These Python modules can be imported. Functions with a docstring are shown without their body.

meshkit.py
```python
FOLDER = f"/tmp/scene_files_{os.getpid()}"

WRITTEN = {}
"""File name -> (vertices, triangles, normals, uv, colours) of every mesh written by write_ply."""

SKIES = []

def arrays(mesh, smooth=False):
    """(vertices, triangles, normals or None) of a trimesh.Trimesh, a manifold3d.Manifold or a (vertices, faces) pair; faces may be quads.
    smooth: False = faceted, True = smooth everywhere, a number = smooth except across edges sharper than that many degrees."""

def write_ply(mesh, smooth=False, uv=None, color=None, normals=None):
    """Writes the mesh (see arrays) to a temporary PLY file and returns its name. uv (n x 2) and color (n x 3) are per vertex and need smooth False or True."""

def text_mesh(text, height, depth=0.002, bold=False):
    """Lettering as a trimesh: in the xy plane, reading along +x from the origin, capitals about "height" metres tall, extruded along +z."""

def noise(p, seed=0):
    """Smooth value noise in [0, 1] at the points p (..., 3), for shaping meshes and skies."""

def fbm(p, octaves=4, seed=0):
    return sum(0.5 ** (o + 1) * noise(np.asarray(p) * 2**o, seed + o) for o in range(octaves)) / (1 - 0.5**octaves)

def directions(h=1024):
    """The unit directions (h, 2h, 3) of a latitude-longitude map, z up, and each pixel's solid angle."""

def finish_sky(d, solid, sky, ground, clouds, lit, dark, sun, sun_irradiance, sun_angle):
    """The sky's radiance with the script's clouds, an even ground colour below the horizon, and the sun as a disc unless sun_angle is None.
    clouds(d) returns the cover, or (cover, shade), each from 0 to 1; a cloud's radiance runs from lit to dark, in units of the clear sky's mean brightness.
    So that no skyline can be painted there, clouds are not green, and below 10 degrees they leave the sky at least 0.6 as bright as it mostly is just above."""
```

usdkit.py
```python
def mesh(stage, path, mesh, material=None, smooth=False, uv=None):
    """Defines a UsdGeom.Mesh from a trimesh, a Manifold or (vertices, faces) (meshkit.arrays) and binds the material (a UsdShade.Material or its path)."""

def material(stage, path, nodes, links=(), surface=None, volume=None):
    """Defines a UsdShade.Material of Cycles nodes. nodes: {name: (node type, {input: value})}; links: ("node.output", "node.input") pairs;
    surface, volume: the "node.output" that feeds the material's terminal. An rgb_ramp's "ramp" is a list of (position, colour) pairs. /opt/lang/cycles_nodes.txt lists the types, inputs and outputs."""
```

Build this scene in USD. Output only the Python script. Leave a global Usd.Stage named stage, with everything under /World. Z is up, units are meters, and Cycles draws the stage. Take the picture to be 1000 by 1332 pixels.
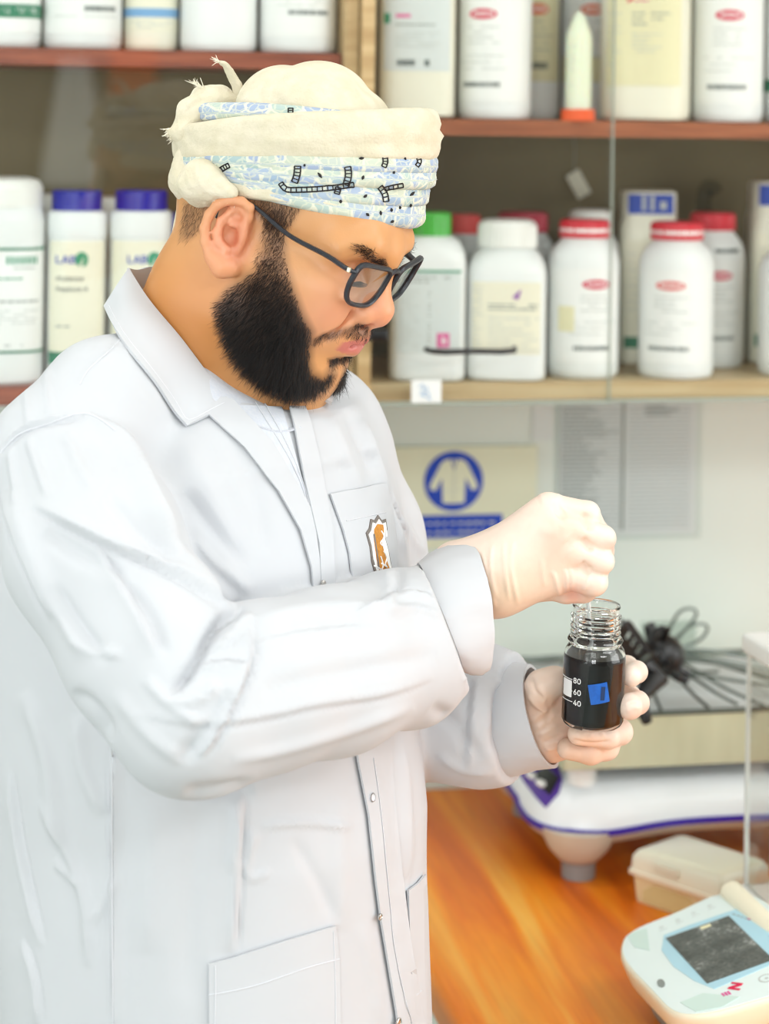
import math, random
import numpy as np, trimesh, usdkit, meshkit
import manifold3d as m3
from shapely.geometry import Polygon, Point, box as sbox
from shapely.ops import unary_union
from pxr import Usd, UsdGeom, UsdLux, UsdShade, Gf, Sdf, Vt

stage = Usd.Stage.CreateInMemory()
UsdGeom.SetStageUpAxis(stage, UsdGeom.Tokens.z)
UsdGeom.SetStageMetersPerUnit(stage, 1.0)
UsdGeom.Xform.Define(stage, '/World'); UsdGeom.Scope.Define(stage, '/World/Looks')

# ------------------------------------------------------------------ camera, exposure, lights
CAM_Z, FPX, PX0, PY0, ROLL = 1.75, 2800.0, 500.0, 150.0, math.radians(0.8)
cam = UsdGeom.Camera.Define(stage, '/World/camera')
cam.AddTranslateOp().Set((0, 0, CAM_Z)); cam.AddRotateXOp().Set(90.0); cam.AddRotateZOp().Set(math.degrees(ROLL))
cam.CreateFocalLengthAttr(FPX / 1000 * 36); cam.CreateHorizontalApertureAttr(36.0); cam.CreateVerticalApertureAttr(36 * 1.332)
cam.CreateVerticalApertureOffsetAttr(-(666 - PY0) / 1000 * 36)
cam.CreateFStopAttr(5.4); cam.CreateFocusDistanceAttr(1.84); cam.CreateClippingRangeAttr((0.05, 100.0))
cam.CreateExposureAttr(-0.5)

YAW = math.radians(11.0)                                   # the wall runs 11 degrees off square to the view
UW, NW = np.array([math.cos(YAW), math.sin(YAW), 0]), np.array([-math.sin(YAW), math.cos(YAW), 0])
W0 = np.array([0, 2.54, 0.0])                              # a point under the cabinet's glass front

def W(s, d, z):                                            # wall coordinates (along, into the wall, up) to world
    return W0 + UW * s + NW * d + np.array([0, 0, z])
def light(name, s, d, z, sx, sy, power, color=(1, 1, 1), rot=(0, 0, 0)):
    l = UsdLux.RectLight.Define(stage, '/World/' + name)
    l.AddTranslateOp().Set(Gf.Vec3d(*map(float, W(s, d, z)))); l.AddRotateXYZOp().Set(Gf.Vec3f(*rot))
    l.CreateWidthAttr(sx); l.CreateHeightAttr(sy); l.CreateIntensityAttr(power); l.CreateColorAttr(Gf.Vec3f(*color)); l.CreateNormalizeAttr(False)
RZ = math.degrees(YAW)
for i, (s, d, e) in enumerate([(-1.15, -1.7, 2.0), (1.25, -1.6, 10.0), (-1.15, -3.7, 5.0), (1.0, -3.3, 24.0)]):
    light('ceiling_lamp' + ('_%03d' % i if i else ''), s, d, 2.83, 1.25, 0.65, e, (0.965, 0.985, 1.0), (0, 0, RZ))
light('ceiling_lamp_004', -0.75, -0.38, 2.83, 1.2, 0.3, 9.0, (0.965, 0.985, 1.0), (0, 0, RZ))
light('window_daylight', -2.23, -2.0, 1.65, 1.5, 2.4, 2.2, (0.93, 0.97, 1.0), (0, -90, RZ))
light('window_daylight_001', -1.45, -4.9, 1.7, 1.2, 1.3, 16.0, (0.95, 0.975, 1.0), (90, 0, RZ))
light('window_daylight_002', 2.43, -1.75, 1.6, 1.4, 1.9, 5.5, (0.96, 0.98, 1.0), (0, 90, RZ))

# ------------------------------------------------------------------ pixel rays (image pixels 1000 x 1332)
CR, SR = math.cos(ROLL), math.sin(ROLL)
def ray(px, py):
    x, y = np.asarray(px, float) - PX0, np.asarray(py, float) - PY0
    xi, yi = x * CR + y * SR, -x * SR + y * CR
    return np.stack([xi / FPX, np.ones_like(xi), -yi / FPX], -1)
CAM = np.array([0, 0, CAM_Z])
def P(px, py, Y): return CAM + ray(px, py) * np.asarray(Y, float)[..., None]
def to_px(p):
    p = np.asarray(p, float) - CAM
    xi, yi = p[..., 0] / p[..., 1] * FPX, -p[..., 2] / p[..., 1] * FPX
    return np.stack([PX0 + xi * CR - yi * SR, PY0 + xi * SR + yi * CR], -1)
def hit_plane(px, py, o, n):
    r = ray(px, py); t = np.dot(np.asarray(o) - CAM, n) / (r @ np.asarray(n)); return CAM + r * np.asarray(t)[..., None]
def hit_wall(px, py, d=0.0):                               # (s, z) where the pixel's ray meets the plane d behind the glass front
    p = hit_plane(px, py, W0 + NW * d, NW); return float((p - W0) @ UW), float(p[2])
def hit_z(px, py, z): return hit_plane(px, py, (0, 0, z), np.array([0, 0, 1.0]))

# ------------------------------------------------------------------ prims, names, materials
used = {}
def numbered(parent, name):
    k = used.get((parent, name), 0); used[(parent, name)] = k + 1
    return f'{parent}/{name}' + (f'_{k:03d}' if k else '')
def tag(prim, label=None, cat=None, group=None, kind=None):
    for k, v in (('label', label), ('category', cat), ('group', group), ('kind', kind)):
        if v: prim.SetCustomDataByKey(k, v)
class T:                                                   # a thing or part with its own frame; meshes are given in world space
    def __init__(s, name, label=None, cat=None, loc=(0, 0, 0), rz=0.0, group=None, kind=None):
        s.path = numbered('/World', name); x = UsdGeom.Xform.Define(stage, s.path)
        x.AddTranslateOp().Set(Gf.Vec3d(*map(float, loc))); x.AddRotateZOp().Set(math.degrees(rz))
        c, n = math.cos(rz), math.sin(rz); s.R = np.array([[c, -n, 0], [n, c, 0], [0, 0, 1.0]]); s.loc = np.array(loc, float)
        s.prim = x.GetPrim(); tag(s.prim, label, cat, group, kind)
    def local(s, v): return (np.asarray(v) - s.loc) @ s.R
def obj(name, mesh, m, parent=None, smooth=30, label=None, cat=None, group=None, kind=None, local=False, vc=None, uv=None):
    """One Mesh prim. parent: a T, or (T, prim path) for a sub-part. World coordinates unless local."""
    v, f, n = meshkit.arrays(mesh, smooth)
    t = parent if isinstance(parent, T) else (parent[0] if parent else None)
    base = '/World' if parent is None else (t.path if isinstance(parent, T) else parent[1])
    if t is not None and not local:
        v = t.local(v); n = n @ t.R if n is not None else None
    path = numbered(base, name)
    g = UsdGeom.Mesh.Define(stage, path)
    g.CreatePointsAttr(Vt.Vec3fArray.FromNumpy(v.astype(np.float32)))
    g.CreateFaceVertexCountsAttr(Vt.IntArray.FromNumpy(np.full(len(f), 3, np.int32)))
    g.CreateFaceVertexIndicesAttr(Vt.IntArray.FromNumpy(f.astype(np.int32).ravel()))
    g.CreateSubdivisionSchemeAttr('none')
    if n is not None:
        g.CreateNormalsAttr(Vt.Vec3fArray.FromNumpy(n.astype(np.float32))); g.SetNormalsInterpolation('vertex')
    api = UsdGeom.PrimvarsAPI(g)
    if vc is not None:
        api.CreatePrimvar('tint', Sdf.ValueTypeNames.Color3fArray, 'vertex').Set(Vt.Vec3fArray.FromNumpy(np.asarray(vc, np.float32)))
    if uv is not None:
        api.CreatePrimvar('st', Sdf.ValueTypeNames.TexCoord2fArray, 'vertex').Set(Vt.Vec2fArray.FromNumpy(np.asarray(uv, np.float32)))
    UsdShade.MaterialBindingAPI.Apply(g.GetPrim()).Bind(UsdShade.Material.Get(stage, '/World/Looks/' + m))
    tag(g.GetPrim(), label, cat, group, kind)
    return (t, path)
def curves(name, pts, counts, widths, m, parent, kind='stuff'):
    t = parent if isinstance(parent, T) else parent[0]; base = t.path if isinstance(parent, T) else parent[1]
    c = UsdGeom.BasisCurves.Define(stage, numbered(base, name))
    c.CreateTypeAttr('linear'); c.CreatePointsAttr(Vt.Vec3fArray.FromNumpy(t.local(pts).astype(np.float32)))
    c.CreateCurveVertexCountsAttr(Vt.IntArray.FromNumpy(np.asarray(counts, np.int32)))
    c.CreateWidthsAttr(Vt.FloatArray.FromNumpy(np.asarray(widths, np.float32))); c.SetWidthsInterpolation('vertex')
    UsdShade.MaterialBindingAPI.Apply(c.GetPrim()).Bind(UsdShade.Material.Get(stage, '/World/Looks/' + m))
    tag(c.GetPrim(), kind=kind)

def lin(c): return tuple((x / 12.92 if x <= 0.04045 else ((x + 0.055) / 1.055) ** 2.4) for x in (v / 255 for v in c))
def mat(name, c, rough=0.5, c2=None, scale=20.0, stretch=(1, 1, 1), bump=0.0, bscale=200.0, lo=0.35, hi=0.65, coord='object', **kw):
    """A principled material; c and c2 are sRGB 0-255 colours, mixed by noise."""
    nodes = {'p': ('principled_bsdf', {'base_color': lin(c), 'roughness': rough, **kw})}; links = []
    if c2 is not None or bump:
        nodes['tc'] = ('texture_coordinate', {}); nodes['mp'] = ('mapping', {'scale': stretch}); links += [(f'tc.{coord}', 'mp.vector')]
    if c2 is not None:
        nodes['n'] = ('noise_texture', {'scale': scale, 'detail': 4.0}); nodes['r'] = ('rgb_ramp', {'ramp': [(lo, lin(c)), (hi, lin(c2))]})
        links += [('mp.vector', 'n.vector'), ('n.fac', 'r.fac'), ('r.color', 'p.base_color')]
    if bump:
        nodes['bn'] = ('noise_texture', {'scale': bscale, 'detail': 3.0}); nodes['b'] = ('bump', {'strength': bump, 'distance': 0.001})
        links += [('mp.vector', 'bn.vector'), ('bn.fac', 'b.height'), ('b.normal', 'p.normal')]
    usdkit.material(stage, '/World/Looks/' + name, nodes, links, surface='p.BSDF'); return name
def pane_mat(name, tint, ior=1.5, rough=0.0):
    usdkit.material(stage, '/World/Looks/' + name, {'t': ('transparent_bsdf', {'color': tint}), 'g': ('glossy_bsdf', {'color': (1, 1, 1), 'roughness': rough}), 'f': ('fresnel', {'IOR': ior}), 'm': ('mix_closure', {}),
                    'ge': ('geometry', {}), 'fr': ('math', {'math_type': 'subtract', 'value1': 1.0}), 'fm': ('math', {'math_type': 'multiply'})},
                    [('ge.backfacing', 'fr.value2'), ('fr.value', 'fm.value1'), ('f.fac', 'fm.value2'), ('fm.value', 'm.fac'), ('t.BSDF', 'm.closure1'), ('g.BSDF', 'm.closure2')], surface='m.closure'); return name

# ------------------------------------------------------------------ mesh helpers (all return trimesh)
def TM(v, f): return trimesh.Trimesh(np.asarray(v, float), np.asarray(f, int), process=False)
def cat(ms): return trimesh.util.concatenate(list(ms))
def box(sx, sy, sz, c=(0, 0, 0)): m = trimesh.creation.box((sx, sy, sz)); m.apply_translation(c); return m
def rbox(sx, sy, sz, r, c=(0, 0, 0), seg=12):
    s = m3.Manifold.sphere(r, seg)
    h = m3.Manifold.batch_hull([s.translate((x * (sx / 2 - r), y * (sy / 2 - r), z * (sz / 2 - r))) for x in (-1, 1) for y in (-1, 1) for z in (-1, 1)])
    a = h.to_mesh(); m = TM(a.vert_properties[:, :3], a.tri_verts); m.apply_translation(c); return m
def rings(R, closed=(True, True)):
    """Skin over a stack of rings (n, k, 3), with fans at the ends."""
    R = np.asarray(R, float); n, k = R.shape[:2]; v = R.reshape(-1, 3); i = np.arange(k); j = (i + 1) % k; f = []
    for a in range(n - 1):
        p, q = a * k, (a + 1) * k
        f += [np.stack([p + i, p + j, q + j], 1), np.stack([p + i, q + j, q + i], 1)]
    if closed[0]: v = np.vstack([v, R[0].mean(0)]); f.append(np.stack([j, i, np.full(k, len(v) - 1)], 1))
    if closed[1]: v = np.vstack([v, R[-1].mean(0)]); f.append(np.stack([(n - 1) * k + i, (n - 1) * k + j, np.full(k, len(v) - 1)], 1))
    return TM(v, np.vstack(f))
def lathe(prof, k=32, e=2.0, closed=(True, True), asp=1.0):
    """prof: (radius, z) or (radius, z, exponent); exponent 2 = round, larger = squarer."""
    th = np.arange(k) / k * 2 * np.pi; out = []
    for q in prof:
        ex = q[2] if len(q) > 2 else e
        c, s = np.cos(th), np.sin(th); rr = q[0] / (np.abs(c) ** ex + np.abs(s) ** ex) ** (1 / ex)
        out.append(np.stack([rr * c, rr * s * asp, np.full(k, q[1])], 1))
    return rings(out, closed)
def sweep(pts, rad, k=8, flat=1.0, up=None, closed=True):
    """A tube along pts with radii rad; flat squashes it along the second normal."""
    pts = np.asarray(pts, float); n = len(pts); rad = np.broadcast_to(np.asarray(rad, float), (n,)); flat = np.broadcast_to(np.asarray(flat, float), (n,))
    t = np.gradient(pts, axis=0); t /= np.linalg.norm(t, axis=1, keepdims=True) + 1e-12
    u = np.array(up if up is not None else ([0, 0, 1.0] if abs(t[0][2]) < 0.9 else [1.0, 0, 0]), float); R = []
    th = np.arange(k) / k * 2 * np.pi
    for i in range(n):
        a = np.cross(t[i], u); a /= np.linalg.norm(a) + 1e-12; b = np.cross(a, t[i])
        if up is None: u = b
        R.append(pts[i] + rad[i] * (np.cos(th)[:, None] * a + flat[i] * np.sin(th)[:, None] * b))
    return rings(R, (closed, closed))
def spline(pts, n):
    from scipy.interpolate import CubicSpline
    pts = np.asarray(pts, float); d = np.r_[0, np.cumsum(np.linalg.norm(np.diff(pts[:, :3], axis=0), axis=1))]
    return CubicSpline(d / d[-1], pts, bc_type='natural')(np.linspace(0, 1, n))
def ext(poly, h):                                          # shapely polygon to a slab along +z
    gs = getattr(poly, 'geoms', [poly]); return cat([trimesh.creation.extrude_polygon(g, h, engine='earcut') for g in gs if g.area > 1e-10])
def place(m, X, Y, Z, o):                                  # local axes X, Y, Z and origin to world
    M = np.eye(4); M[:3, 0], M[:3, 1], M[:3, 2], M[:3, 3] = X, Y, Z, o; m = m.copy(); m.apply_transform(M)
    if np.linalg.det(M[:3, :3]) < 0: m.invert()
    return m
def wallframe(m, s, d, z): return place(m, UW, NW, (0, 0, 1), W(s, d, z))
def rot2(m, a, o=(0, 0, 0)): m = m.copy(); m.apply_transform(trimesh.transformations.rotation_matrix(a, (0, 0, 1))); m.apply_translation(o); return m
# ================================================================== materials of the room and furniture
mat('wall_paint', (222, 232, 225), 0.6, (216, 227, 219), 2.2, bump=0.05)
mat('wall_far', (112, 108, 98), 0.7)
mat('ink_list', (172, 180, 178), 0.6)
mat('wall_cool', (236, 237, 233), 0.7)
mat('ceiling_tile', (240, 240, 236), 0.8)
mat('floor_vinyl', (158, 168, 160), 0.35, (142, 153, 146), 14)
mat('white_plastic', (240, 241, 238), 0.35)
mat('off_white', (233, 232, 222), 0.45)
mat('cream_plastic', (238, 233, 205), 0.4)
mat('black_plastic', (22, 23, 25), 0.35)
mat('dark_grey', (70, 72, 72), 0.5)
mat('grey_rubber', (140, 138, 136), 0.6)
mat('steel', (232, 238, 212), 0.45, (222, 228, 200), 6, (5, 1, 1), metallic=0.75)
mat('wire_steel', (104, 112, 106), 0.35, metallic=0.8)
mat('laminate', (200, 174, 128), 0.45, (176, 146, 100), 9, (1, 12, 12))
mat('laminate_pale', (205, 186, 146), 0.45, (186, 160, 118), 5, (1, 16, 16))
mat('shelf_red', (158, 84, 56), 0.4, (122, 58, 38), 12, (1, 14, 14))
mat('shelf_brown', (166, 98, 62), 0.4, (134, 74, 44), 8, (1, 14, 14))
mat('back_panel', (122, 110, 76), 0.6, (110, 98, 66), 4)
usdkit.material(stage, '/World/Looks/bench_wood', {
    'tc': ('texture_coordinate', {}), 'mp': ('mapping', {'scale': (15, 1.1, 4)}), 'mp2': ('mapping', {'scale': (90, 5, 20)}), 'mp3': ('mapping', {'scale': (3.2, 2.2, 2)}),
    'n': ('noise_texture', {'scale': 1.0, 'detail': 5.0, 'distortion': 0.7}), 'n2': ('noise_texture', {'scale': 1.0, 'detail': 3.0}), 'n3': ('noise_texture', {'scale': 1.0, 'detail': 2.0}),
    'r': ('rgb_ramp', {'ramp': [(0.28, lin((188, 82, 8))), (0.42, lin((234, 120, 16))), (0.55, lin((250, 152, 32))), (0.70, lin((252, 188, 80)))]}),
    'r2': ('rgb_ramp', {'ramp': [(0.3, (0.86, 0.82, 0.78)), (0.6, (1, 1, 1))]}), 'r3': ('rgb_ramp', {'ramp': [(0.36, (0.80, 0.68, 0.58)), (0.6, (1.0, 1.0, 1.0))]}),
    'm': ('mix', {'mix_type': 'multiply', 'fac': 0.7}), 'm2': ('mix', {'mix_type': 'multiply', 'fac': 0.75}), 'b': ('bump', {'strength': 0.06, 'distance': 0.001}),
    'p': ('principled_bsdf', {'roughness': 0.42, 'specular_ior_level': 0.35, 'coat_weight': 0.05, 'coat_roughness': 0.2})},
    [('tc.object', 'mp.vector'), ('tc.object', 'mp2.vector'), ('tc.object', 'mp3.vector'), ('mp.vector', 'n.vector'), ('mp2.vector', 'n2.vector'), ('mp3.vector', 'n3.vector'), ('n.fac', 'r.fac'), ('n2.fac', 'r2.fac'), ('n3.fac', 'r3.fac'),
     ('r.color', 'm.color1'), ('r2.color', 'm.color2'), ('m.color', 'm2.color1'), ('r3.color', 'm2.color2'), ('m2.color', 'p.base_color'), ('n2.fac', 'b.height'), ('b.normal', 'p.normal')], surface='p.BSDF')
pane_mat('cabinet_glass', (0.985, 0.99, 0.985), 1.85)
pane_mat('shield_glass', (0.95, 0.96, 0.95), 1.5)
mat('glass_edge', (150, 160, 148), 0.4)
mat('bottle_white', (238, 243, 241), 0.42, subsurface_weight=0.15, subsurface_scale=0.01, subsurface_radius=(1, 1, 1))
mat('bottle_cream', (236, 235, 216), 0.42)
mat('bottle_grey', (186, 194, 192), 0.45)
mat('label_white', (240, 243, 240), 0.55); mat('label_cream', (236, 234, 212), 0.55); mat('label_yellow', (232, 228, 188), 0.55); mat('label_grey', (214, 222, 220), 0.55)
mat('cap_red', (206, 20, 46), 0.32); mat('cap_crimson', (178, 24, 58), 0.35); mat('cap_blue', (6, 14, 150), 0.35); mat('cap_green', (62, 172, 52), 0.25); mat('cap_orange', (240, 92, 22), 0.4)
mat('cap_white', (238, 240, 234), 0.38); mat('cap_red_pale', (214, 60, 58), 0.4)
mat('ink_grey', (150, 158, 152), 0.6); mat('ink_dark', (78, 92, 90), 0.6); mat('ink_green', (48, 150, 112), 0.6); mat('ink_dkgreen', (50, 128, 96), 0.6); mat('ink_red', (214, 34, 78), 0.6); mat('ink_orange', (232, 112, 62), 0.6)
mat('ink_pink', (222, 96, 158), 0.6); mat('ink_blue', (42, 76, 178), 0.6); mat('ink_skyblue', (120, 170, 214), 0.6); mat('ink_purple', (150, 92, 176), 0.6); mat('ink_white', (244, 244, 242), 0.6); mat('ink_palegrey', (196, 202, 198), 0.6); mat('ink_salmon', (226, 112, 108), 0.6)
mat('ink_sign', (18, 66, 182), 0.6); mat('sign_board', (222, 226, 200), 0.5); mat('paper', (232, 236, 234), 0.7)
mat('tube_plastic', (238, 240, 214), 0.3, subsurface_weight=0.3, subsurface_scale=0.01)

# ================================================================== the room
def slab(name, s0, s1, d0, d1, z0, z1, m, parent=None, **kw):
    return obj(name, wallframe(box(s1 - s0, d1 - d0, z1 - z0, ((s0 + s1) / 2, (d0 + d1) / 2, (z0 + z1) / 2)), 0, 0, 0), m, parent, smooth=False, **kw)
ST = dict(kind='structure')
slab('floor', -2.3, 2.5, -5.0, 0.32, -0.1, 0, 'floor_vinyl', **ST)
slab('ceiling', -2.3, 2.5, -5.0, 0.32, 2.86, 2.95, 'ceiling_tile', **ST)
slab('wall_back', -2.4, 2.6, 0.32, 0.42, 0, 2.86, 'wall_paint', **ST)
slab('wall_front', -2.4, 2.6, -5.1, -5.0, 0, 2.86, 'wall_far', **ST)
slab('wall_left', -2.4, -2.3, -5.0, 0.32, 0, 2.86, 'wall_cool', **ST)
slab('wall_right', 2.5, 2.6, -5.0, 0.32, 0, 2.86, 'wall_cool', **ST)
slab('baseboard_back', -2.3, -0.005, 0.305, 0.32, 0, 0.1, 'off_white', **ST)
for n_, s_, w_ in ((1, -2.285, 1.6),):
    f_ = box(0.03, 2.56, 1.66) ; f_ = cat([box(0.03, 2.56, 0.08, (0, 0, 0.79)), box(0.03, 2.56, 0.08, (0, 0, -0.79)), box(0.03, 0.08, 1.5, (0, 1.24, 0)), box(0.03, 0.08, 1.5, (0, -1.24, 0))])
    obj('window_1', wallframe(f_, s_, -2.0, 1.65), 'white_plastic', smooth=False, **ST)
    obj('window_2', wallframe(cat([box(1.36, 0.03, 0.08, (0, 0, 0.69)), box(1.36, 0.03, 0.08, (0, 0, -0.69)), box(0.08, 0.03, 1.3, (0.64, 0, 0)), box(0.08, 0.03, 1.3, (-0.64, 0, 0))]), -1.45, -4.98, 1.7), 'white_plastic', smooth=False, **ST)

obj('window_3', wallframe(cat([box(0.03, 2.06, 0.08, (0, 0, 0.74)), box(0.03, 2.06, 0.08, (0, 0, -0.74)), box(0.03, 0.08, 1.4, (0, 0.99, 0)), box(0.03, 0.08, 1.4, (0, -0.99, 0))]), 2.485, -1.75, 1.6), 'white_plastic', smooth=False, **ST)
BZ = 0.852
# things on the wall behind the camera, seen mirrored in the left glass door
mat('orange_board', (226, 104, 40), 0.5)
tw = T('hanging_cloth', 'white cloth hanging from a hook, seen mirrored in the left glass door', 'cloth', W(-0.12, -4.97, 1.48), YAW)
cw = np.array([[W(-0.12 + (x - 0.5) * (0.10 + 0.14 * v), -4.955 + 0.02 * math.sin(x * 11 + v * 3), 1.93 - 0.44 * v) for x in np.linspace(0, 1, 14)] for v in np.linspace(0, 1, 16)]); cb = cw + NW * -0.012
obj('cloth_fold', rings(np.concatenate([cw, cb[:, ::-1]], 1)), 'label_white', tw, smooth=60)
obj('hook', sweep([W(-0.12, -5.0, 1.95), W(-0.12, -4.95, 1.95), W(-0.12, -4.945, 1.98)], 0.006, 8), 'steel', tw)
ob0 = T('notice_board', 'small orange board on the wall, seen mirrored in the left glass door', 'board', W(0.08, -4.99, 1.78), YAW)
slab('board_sheet', 0.0, 0.16, -4.995, -4.98, 1.78, 2.02, 'orange_board', ob0)
# ---- bench: a thick wooden top with a rounded edge, on a white cabinet
bench = T('workbench', 'orange-brown wooden laboratory bench top running out from the wall, right of the man', 'bench', W(0.8, -0.5, 0), YAW)
top = rbox(1.6, 1.72, 0.04, 0.012, seg=16); top.apply_translation((0.8 + 0.002, -0.54, BZ - 0.02)); obj('bench_top', wallframe(top, 0, 0, 0), 'bench_wood', bench)
slab('cabinet_body', 0.07, 1.58, -1.36, 0.3, 0.09, BZ - 0.041, 'wall_cool', bench)
slab('plinth', 0.10, 1.56, -1.33, 0.28, 0.0, 0.089, 'dark_grey', bench)
for k_ in range(3):
    slab('cabinet_door', 0.052, 0.069, -1.33 + k_ * 0.55, -0.80 + k_ * 0.55, 0.12, BZ - 0.06, 'off_white', bench)

# ---- wall cabinets
ZL, ZUR, ZUL, ZT = 1.4315, 1.7468, 1.8222, 2.12
def cabinet(name, label, s0, s1, shelves, mfront, edge):
    t = T(name, label, 'cabinet', W((s0 + s1) / 2, 0.16, ZL), YAW)
    slab('side_panel', s0, s0 + 0.0175, 0.012, 0.318, ZL - 0.022, ZT, 'laminate', t); slab('side_panel', s1 - 0.0175, s1, 0.012, 0.318, ZL - 0.022, ZT, 'laminate', t)
    slab('back_panel', s0 + 0.018, s1 - 0.018, 0.306, 0.318, ZL, ZT, 'back_panel', t)
    slab('top_panel', s0 + 0.018, s1 - 0.018, 0.012, 0.305, ZT - 0.02, ZT, 'laminate', t)
    slab('bottom_panel', s0 + 0.018, s1 - 0.018, 0.014, 0.305, ZL - 0.021, ZL, mfront, t)
    for z in shelves: slab('shelf', s0 + 0.019, s1 - 0.019, 0.022, 0.304, z - 0.0195, z, edge, t)
    return t
cabL = cabinet('wall_cabinet', 'left wall cabinet with reddish-brown shelf and glass door, behind the turban', -1.05, -0.0303, [ZUL], 'shelf_red', 'shelf_red')
cabR = cabinet('wall_cabinet', 'right wall cabinet with brown shelf and pale base board, above the coat sign', -0.0288, 1.05, [ZUR], 'laminate_pale', 'shelf_brown')
slab('front_rail', -0.0283, -0.013, -0.002, 0.010, ZL - 0.02, ZT, 'laminate', cabR)
def pane(cab, s0, s1, d, z0, z1, edge=0, ang=0.0):
    g = box(s1 - s0, 0.005, z1 - z0); g = rot2(g, ang)
    o = obj('glass_door', wallframe(g, (s0 + s1) / 2, d, (z0 + z1) / 2), 'cabinet_glass', cab, smooth=False)
    if edge < 0: return o
    e = cat([rot2(box(0.0014, 0.0056, z1 - z0, (sx * ((s1 - s0) / 2 - 0.0007), 0, 0)), ang) for sx in (-1, 1)[edge:]] + [rot2(box(s1 - s0, 0.0056, 0.004, (0, 0, sz * ((z1 - z0) / 2 - 0.002))), ang) for sz in (-1, 1)])
    obj('glass_edge', wallframe(e, (s0 + s1) / 2, d, (z0 + z1) / 2), 'glass_edge', (cab, o[1]), smooth=False); return o
pane(cabL, -0.56, -0.046, -0.006, ZL - 0.022, ZT, -1)
pane(cabL, -1.04, -0.545, 0.003, ZL - 0.022, ZT, -1)
se, _ = hit_wall(797, 210, -0.004)
pane(cabR, -0.0125, se, -0.004, ZL - 0.024, ZT, 1)
pane(cabR, se - 0.004, 1.03, 0.005, ZL - 0.024, ZT, 2)
# handle and small fittings on the right glass door
s0_, z0_ = hit_wall(555, 456, -0.012); s1_, z1_ = hit_wall(671, 455, -0.012)
hb = sweep([(s0_, 0.006, z0_ + 0.001), (s0_ + 0.004, -0.008, z0_), (s0_ + 0.02, -0.010, z0_ - 0.001), ((s0_ + s1_) / 2, -0.010, z0_), (s1_ - 0.02, -0.010, z1_ - 0.001), (s1_ - 0.004, -0.008, z1_), (s1_, 0.006, z1_ + 0.002)], [0.003, 0.0035, 0.0036, 0.0033, 0.0036, 0.0035, 0.003], 8)
obj('handle', wallframe(hb, 0, -0.012, 0), 'black_plastic', cabR)
s_, z_ = hit_wall(490, 436, -0.012)
obj('door_catch', wallframe(rbox(0.024, 0.012, 0.012, 0.003), s_ + 0.001, -0.0125, z_), 'black_plastic', cabR)
s_, z_ = hit_wall(555, 510, -0.01)
tagm = T('shelf_label', 'small white label with blue scribble stuck on the edge below the green-capped jar', 'label', W(s_, -0.0078, z_), YAW)
obj('label_card', wallframe(box(0.036, 0.001, 0.027), s_, -0.0075, z_ + 0.0005), 'paper', tagm, smooth=False)
scr = cat([sweep(np.array([(a * 0.001, 0, b * 0.001) for a, b in q]), 0.0006, 6) for q in ([(-7, 6), (-3, 9), (-1, 4), (-5, 1), (0, -1), (-2, -5)], [(1, 7), (4, 2), (1, 0), (6, -3), (4, -8), (8, -9)], [(-6, -3), (-2, -4), (2, -6)])])
obj('scribble', wallframe(scr, s_ - 0.002, -0.0083, z_), 'ink_skyblue', tagm)
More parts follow.
